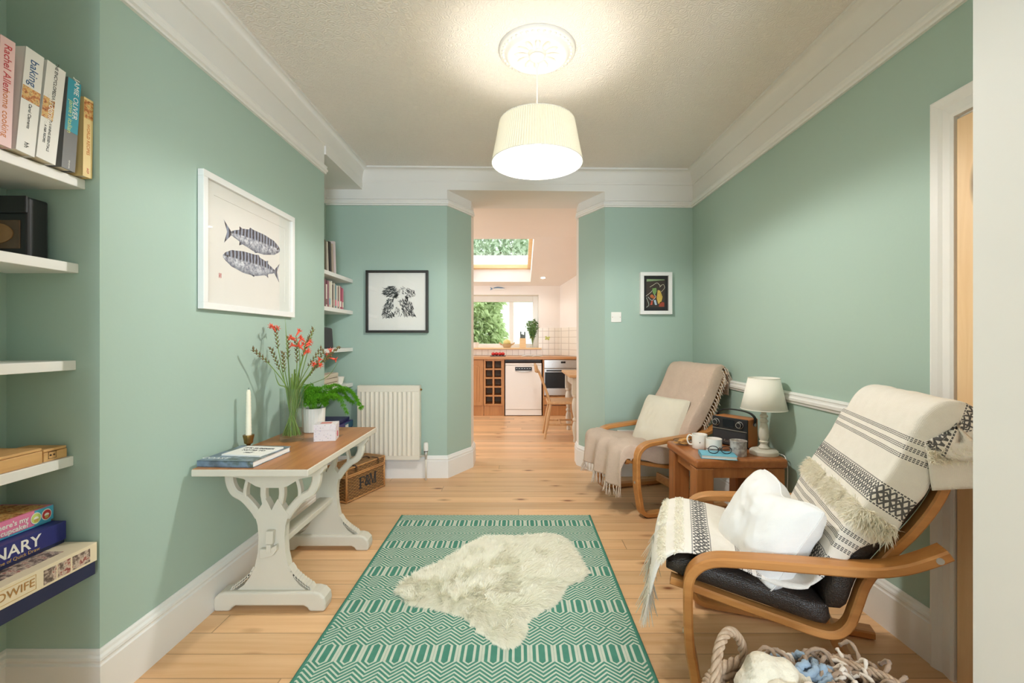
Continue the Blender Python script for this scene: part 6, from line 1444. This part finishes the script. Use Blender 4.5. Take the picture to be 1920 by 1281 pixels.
t = thing('dishwasher', 'white freestanding dishwasher under the kitchen worktop', 'dishwasher', (0.08, 7.08, 0))
dx0, dx1 = -0.198, 0.352; wm = plain('white_appliance_enamel', (236, 231, 224), 0.3, var=0.01)
part('body', MB().box(dx0, dx1, YF + 0.03, YK - 0.03, 0.012, 0.80), wm, t); part('door', MB().box(dx0, dx1, YF - 0.005, YF + 0.029, 0.10, 0.770), wm, t, bevel=0.006); part('top', MB().box(dx0, dx1, YF - 0.004, YF + 0.029, 0.774, 0.802), wm, t, bevel=0.004)
part('kick_panel', MB().box(dx0, dx1, YF + 0.005, YF + 0.029, 0.012, 0.095), wm, t)
p = part('control_panel', MB().box(-0.05, 0.205, YF - 0.008, YF - 0.0045, 0.690, 0.745), M['black'], t)
part('handle', MB().tube(spline([(-0.05, YF - 0.008, 0.688), (0.0, YF - 0.016, 0.675), (0.078, YF - 0.018, 0.670), (0.155, YF - 0.016, 0.675), (0.205, YF - 0.008, 0.688)], 5), 0.007, 8), M['steel'], t, smooth=0)
b = MB()
for k in range(6): b.box(-0.035 + k * 0.04, -0.015 + k * 0.04, YF - 0.0088, YF - 0.008, 0.718, 0.724)
part('buttons', b, M['steel'], p)
part('foot', MB().box(dx0 + 0.02, dx1 - 0.02, YF + 0.04, YK - 0.05, 0.0005, 0.012), M['black'], t)
t = thing('oven', 'built in oven with steel control panel and black glass door', 'oven', (0.68, 7.1, 0), 0)
ox0, ox1 = 0.392, 0.972
part('housing', MB().box(0.372, 0.391, YF + 0.001, YK - 0.02, 0.001, 0.857).box(ox0, ox1, YF + 0.03, YF + 0.3, 0.30, 0.855), M['kwood'], t)
cp = part('control_panel', MB().box(ox0, ox1, YF - 0.002, YF + 0.029, 0.725, 0.852), M['steel'], t, bevel=0.003)
for xx in (0.53, 0.83): part('knob', MB().tube([(xx, YF - 0.002, 0.785), (xx, YF - 0.026, 0.785)], 0.024, 18), M['steel'], cp)
part('clock_display', MB().box(0.645, 0.715, YF - 0.004, YF - 0.002, 0.80, 0.83), M['dark_screen'], cp)
dr = part('door', MB().box(ox0, ox1, YF - 0.002, YF + 0.029, 0.315, 0.718), M['steel'], t, bevel=0.003)
part('door_glass', MB().box(ox0 + 0.01, ox1 - 0.01, YF - 0.005, YF - 0.002, 0.42, 0.665), M['dark_screen'], dr)
part('handle', MB().tube([(ox0 + 0.03, YF - 0.045, 0.69), (ox1 - 0.03, YF - 0.045, 0.69)], 0.010, 10).tube([(ox0 + 0.05, YF - 0.002, 0.69), (ox0 + 0.05, YF - 0.045, 0.69)], 0.007, 8).tube([(ox1 - 0.05, YF - 0.002, 0.69), (ox1 - 0.05, YF - 0.045, 0.69)], 0.007, 8), M['black'], dr)
part('drawer_front', MB().box(ox0, ox1, YF + 0.001, YF + 0.02, 0.17, 0.295), M['kwood'], t, bevel=0.002); part('plinth', MB().box(ox0, ox1, YF + 0.03, YF + 0.05, 0.001, 0.155), M['kwood'], t)
solo('worktop', MB().prism([(-1.9, 6.77), (0.93, 6.77), (0.93, 6.79), (0.676, YK - 0.012), (-2.0, YK - 0.012)], lambda x, y: (x, y, 0.860), lambda x, y: (x, y, 0.898)), M['kworktop'], 'long wood edged kitchen worktop above cabinets and dishwasher', 'worktop', bevel=0.003)
wz = 0.8985
# worktop items
t = thing('tomato_board', 'dark slate serving board for the tomatoes on the kitchen worktop', 'board', (-0.32, 7.05, wz)); part('slab', MB().box(-0.44, -0.20, 6.97, 7.13, wz, wz + 0.010), M['charcoal'], t, bevel=0.003)
tom = plain('ripe_tomato_skin', (206, 46, 40), 0.25)
tl_ = ['leftmost red tomato on the slate board', 'second red tomato from the left on the board', 'third red tomato from the left on the board', 'rightmost red tomato on the slate board']
for i, xx in enumerate((-0.395, -0.345, -0.29, -0.245)):
    c = (xx, 7.04 + 0.02 * (i % 2), wz + 0.0105); t = thing('tomato', tl_[i], 'tomato', c, 0, 'tomatoes on the slate board')
    part('flesh', MB().ball((c[0], c[1], c[2] + 0.027), 0.031, 10, sc=(1, 1, 0.86)), tom, t, smooth=0); b = MB()
    for k in range(5): b.tube([(c[0], c[1], c[2] + 0.053), (c[0] + 0.014 * math.cos(k * 1.26), c[1] + 0.014 * math.sin(k * 1.26), c[2] + 0.055)], [0.002, 0.001], 4)
    part('calyx', b, M['stem'], t)
t = thing('open_book', 'open cookery book lying flat on the kitchen worktop', 'book', (0.22, 7.05, wz))
for s in (-1, 1): part('page_block', MB().grid(lambda a, b_: (0.22 + s * 0.16 * a, 6.95 + 0.22 * b_, wz + 0.004 + 0.016 * math.sin(PI * min(1, a * 1.05)) ** 0.8 * (1 - a * 0.5)), 12, 2), M['paper'], t, smooth=0, solid=0.003)
part('cover', MB().box(0.05, 0.39, 6.94, 7.18, wz, wz + 0.003), M['pages'], t)
sz = 1.0255
t = thing('handled_bowl', 'shallow cream two handled bowl on the kitchen window sill', 'bowl', (-0.19, 7.46, sz))
part('body', MB().openlathe([(0, 0), (0.05, 0), (0.06, 0.012), (0.085, 0.05), (0.09, 0.065), (0.083, 0.064), (0.055, 0.014), (0, 0.010)], 28, (-0.19, 7.46, sz)), plain('brown_and_cream_glaze', (196, 170, 130), 0.4, var=0.2), t, smooth=40)
for s in (-1, 1): part('handle', MB().tube(spline([(-0.19 + s * 0.085, 7.46, sz + 0.055), (-0.19 + s * 0.12, 7.46, sz + 0.085), (-0.19 + s * 0.125, 7.46, sz + 0.075), (-0.19 + s * 0.09, 7.46, sz + 0.045)], 4), 0.005, 6), M['boxwood'], t, smooth=0)
solo('gourd', MB().ball((-0.19, 7.46, sz + 0.085), 0.062, 12, sc=(1, 1, 0.85), fn=lambda q: 1 + 0.04 * math.cos(8 * math.atan2(q.y, q.x))), plain('pale_gourd_skin', (226, 206, 130), 0.5), 'pale yellow gourd sitting in the bowl on the sill', 'gourd', smooth=0)
t = thing('knife_block', 'wooden knife block with black handled knives on the kitchen sill', 'knife block', (0.075, 7.46, sz))
part('block', MB().prism([(7.42, sz), (7.50, sz), (7.52, sz + 0.14), (7.44, sz + 0.16)], lambda y, z: (0.022, y, z), lambda y, z: (0.125, y, z)), M['sillwood'], t, bevel=0.004)
for i, (xx, h_) in enumerate(((0.04, 0.12), (0.062, 0.075), (0.084, 0.065), (0.106, 0.115))): part('knife_handle', MB().tube([(xx, 7.475, sz + 0.148), (xx, 7.485, sz + 0.15 + h_)], 0.010, 8), M['black'], t, smooth=0)
c = (0.235, 7.455, sz); t = thing('sage_bunch', 'bunch of leafy green herbs in a slim glass vase on the sill', 'vase', c)
part('vessel', MB().openlathe([(0, 0), (0.04, 0), (0.042, 0.01), (0.02, 0.05), (0.022, 0.09), (0.052, 0.19), (0.050, 0.19), (0.019, 0.09), (0, 0.012)], 24, c), M['glass'], t, smooth=40)
pts = []; drs = []; b = MB()
for i in range(26):
    a = i * 2.4; q = 0.03 + 0.085 * ((i * 5) % 26) / 26; top = Vector((c[0] + q * math.cos(a), min(7.56, c[1] + q * math.sin(a)), c[2] + 0.30 + 0.10 * random.random() + 0.08 * (1 - q / 0.115))); P_ = spline([(c[0], c[1], c[2] + 0.05), (c[0] + 0.02 * math.cos(a), c[1] + 0.02 * math.sin(a), c[2] + 0.18), top], 5)
    b.tube(P_, 0.0025, 4)
    for j in range(26): pts.append(tuple(P_[random.randint(5, 10)] + Vector((random.gauss(0, .006), random.gauss(0, .006), random.gauss(0, .01))))); v_ = Vector((random.gauss(0, 1), random.gauss(0, 1), random.gauss(0.5, 0.7))); drs.append(tuple(v_.normalized()))
part('stems', b, M['stem'], t); part('leaves', MB().strands(np.array(pts), np.array(drs), 0.042, 0.008, (0, 0, -0.15)), M['leafk'], t)
c = (-0.73, 7.45, sz); t = thing('herb_pot', 'white pot with dark saucer rim at the left of the kitchen sill', 'pot', c)
part('pot', MB().openlathe([(0, 0), (0.06, 0), (0.075, 0.09), (0.07, 0.09), (0.055, 0.01), (0, 0.008)], 24, c), M['ceramic'], t, smooth=40); part('rim', MB().lathe([(0.0, 0.08), (0.068, 0.08), (0.068, 0.086), (0, 0.086)], 24, c), M['strap'], t)
# fish ornament and tile motif
t = thing('fish_ornament', 'blue and white wooden fish ornament above the kitchen window', 'ornament', (-0.33, YK, 2.0))
fx = lambda s: -0.33 + (s - 0.5) * 0.27
body = [(0.14, 0), (0.25, 0.022), (0.45, 0.032), (0.7, 0.026), (0.9, 0.01), (1.0, 0), (0.9, -0.012), (0.7, -0.024), (0.45, -0.026), (0.25, -0.016)]
part('body', MB().prism(body, lambda s, z: (fx(s), YK - 0.0005, 2.0 + z), lambda s, z: (fx(s), YK - 0.018, 2.0 + z * 0.85)), M['plastic_white'], t, bevel=0.003)
part('back', MB().prism([(0.16, 0.004), (0.25, 0.021), (0.45, 0.031), (0.7, 0.025), (0.92, 0.008), (0.7, 0.006), (0.45, 0.008)], lambda s, z: (fx(s), YK - 0.017, 2.0 + z), lambda s, z: (fx(s), YK - 0.021, 2.0 + z * 0.9)), plain('slate_blue_paint', (96, 130, 160), 0.5), t)
part('tail', MB().prism([(0.15, 0.004), (0.0, 0.028), (0.04, 0.0), (0.0, -0.026), (0.15, -0.004)], lambda s, z: (fx(s), YK - 0.002, 2.0 + z), lambda s, z: (fx(s), YK - 0.014, 2.0 + z)), plain('slate_blue_tail', (120, 150, 176), 0.5), t)
b = MB()
for k, (dx, dz) in enumerate(((0, 0), (0.03, 0.012), (-0.02, 0.018), (0.02, -0.02), (-0.02, -0.015))): b.ball((0.475 + dx, YK - 0.009, 1.185 + dz), 0.018, 6, sc=(1, 0.08, 0.8))
solo('tile_motif', b, plain('pear_green_glaze', (186, 190, 90), 0.3), 'yellow green fruit motif on the cream tiles', 'tile motif', smooth=0)
# recessed lights
def downlight(label, x, y, slope):
    z = zs(y) if slope else 2.43; t = thing('downlight', label, 'ceiling light', (x, y, z - 0.001), 0, 'kitchen downlights')
    ax = Vector((0, -0.205, -1)).normalized() if slope else Vector((0, 0, -1)); o = Vector((x, y, z))
    part('trim_ring', MB().tube([o, o + ax * 0.006], 0.048, 24), M['plastic_white'], t); part('lamp', MB().tube([o + ax * 0.006, o + ax * 0.0075], 0.032, 20), M['downlight'], t)
    l = bpy.data.lights.new('downlight_beam', 'SPOT'); l.energy = 3.2; l.spot_size = 2.2; l.spot_blend = 0.6; l.color = (1.0, 0.90, 0.78); l.shadow_soft_size = 0.035
    q = bpy.data.objects.new('downlight_beam', l); COL.objects.link(q); q.parent = t; q.location = ax * 0.02
downlight('lit recessed downlight in the sloping kitchen ceiling right of the roof window', 0.385, 7.0, True)
downlight('added fill downlight, unseen, in the flat kitchen ceiling above the doorway', -0.9, 4.9, False)  # this one and the next are out of view, added for warm fill
downlight('added fill downlight, unseen, in the flat kitchen ceiling over the dining table', 0.85, 5.0, False)

# kitchen chair
t = thing('dining_chair', 'pale wooden slat back kitchen chair tucked at the white table', 'chair', (0.50, 5.40, 0))
X = lambda x: 0.34 + x; yc = 5.40
part('seat', MB().prism([(0.0, -0.15), (0.04, -0.17), (0.34, -0.19), (0.37, -0.16), (0.37, 0.16), (0.34, 0.19), (0.04, 0.17), (0.0, 0.15)], lambda x, y: (X(x), yc + y, 0.405), lambda x, y: (X(x), yc + y, 0.438)), M['kchair'], t, bevel=0.008, seg=3)
for (x, y, dx, dy) in ((0.04, -0.12, -0.075, -0.045), (0.04, 0.12, -0.075, 0.045), (0.31, -0.14, 0.05, -0.035), (0.31, 0.14, 0.05, 0.035)):
    part('leg', MB().tube([(X(x), yc + y, 0.405), (X(x + dx * 0.45), yc + y + dy * 0.45, 0.23), (X(x + dx * 0.6), yc + y + dy * 0.6, 0.16), (X(x + dx), yc + y + dy, 0.0005)], [0.015, 0.021, 0.019, 0.013], 10), M['kchair'], t, smooth=40)
for s in (-1, 1): part('stretcher', MB().tube([(X(-0.005), yc + s * 0.145, 0.165), (X(0.15), yc + s * 0.15, 0.165), (X(0.34), yc + s * 0.157, 0.165)], [0.009, 0.013, 0.009], 8), M['kchair'], t, smooth=0)
part('stretcher', MB().tube([(X(0.16), yc - 0.145, 0.166), (X(0.16), yc + 0.145, 0.166)], 0.010, 8), M['kchair'], t)
bt = lambda f, y: (X(0.03 - 0.115 * f - 0.02 * f * f), yc + y * (1 + 0.08 * f), 0.436 + 0.36 * f)
for s in (-1, 1): part('back_post', MB().ribbon([bt(f, s * 0.145) for f in (0, 0.25, 0.5, 0.75, 1.0)], 0.030, 0.020, (0.3, 1, 0)), M['kchair'], t, bevel=0.003)
for y in (-0.072, 0.0, 0.072): part('slat', MB().ribbon([bt(f, y) for f in (0, 0.25, 0.5, 0.75, 0.95)], 0.034 if y == 0 else 0.022, 0.011, (0.1, 1, 0)), M['kchair'], t)
b = MB(); b.grid(lambda a, q: (bt(1.0, 0)[0] - 0.012 * q + 0.018 * (1 - (2 * a - 1) ** 2) * -1, yc - 0.185 + 0.37 * a, 0.775 + 0.10 * q * (1 - 0.25 * (2 * a - 1) ** 4)), 16, 4)
part('crest_rail', b, M['kchair'], t, smooth=0, solid=0.020)
# white kitchen table
t = thing('dining_table', 'white painted table with turned legs and wooden top in the kitchen', 'table', (0.95, 5.35, 0))
part('tabletop', MB().box(0.565, 1.28, 4.98, 5.86, 0.735, 0.765), M['kchair'], t, bevel=0.006); part('apron', MB().box(0.63, 1.24, 5.03, 5.05, 0.63, 0.734).box(0.63, 0.65, 5.05, 5.80, 0.63, 0.734).box(0.63, 1.24, 5.79, 5.81, 0.63, 0.734), M['cream_paint'], t)
lp = [(0, 0.0005), (0.022, 0.0005), (0.026, 0.02), (0.020, 0.05), (0.030, 0.10), (0.038, 0.16), (0.034, 0.20), (0.022, 0.235), (0.034, 0.25), (0.034, 0.265), (0.022, 0.28), (0.030, 0.32), (0.042, 0.38), (0.042, 0.43), (0.034, 0.48), (0.026, 0.50), (0.040, 0.52), (0.040, 0.54), (0, 0.541)]
for (x, y) in ((0.645, 5.06), (0.645, 5.77), (1.21, 5.06), (1.21, 5.77)): part('leg', MB().lathe(lp, 20, (x, y, 0)).box(x - 0.04, x + 0.04, y - 0.04, y + 0.04, 0.541, 0.734), M['cream_paint'], t, smooth=30)
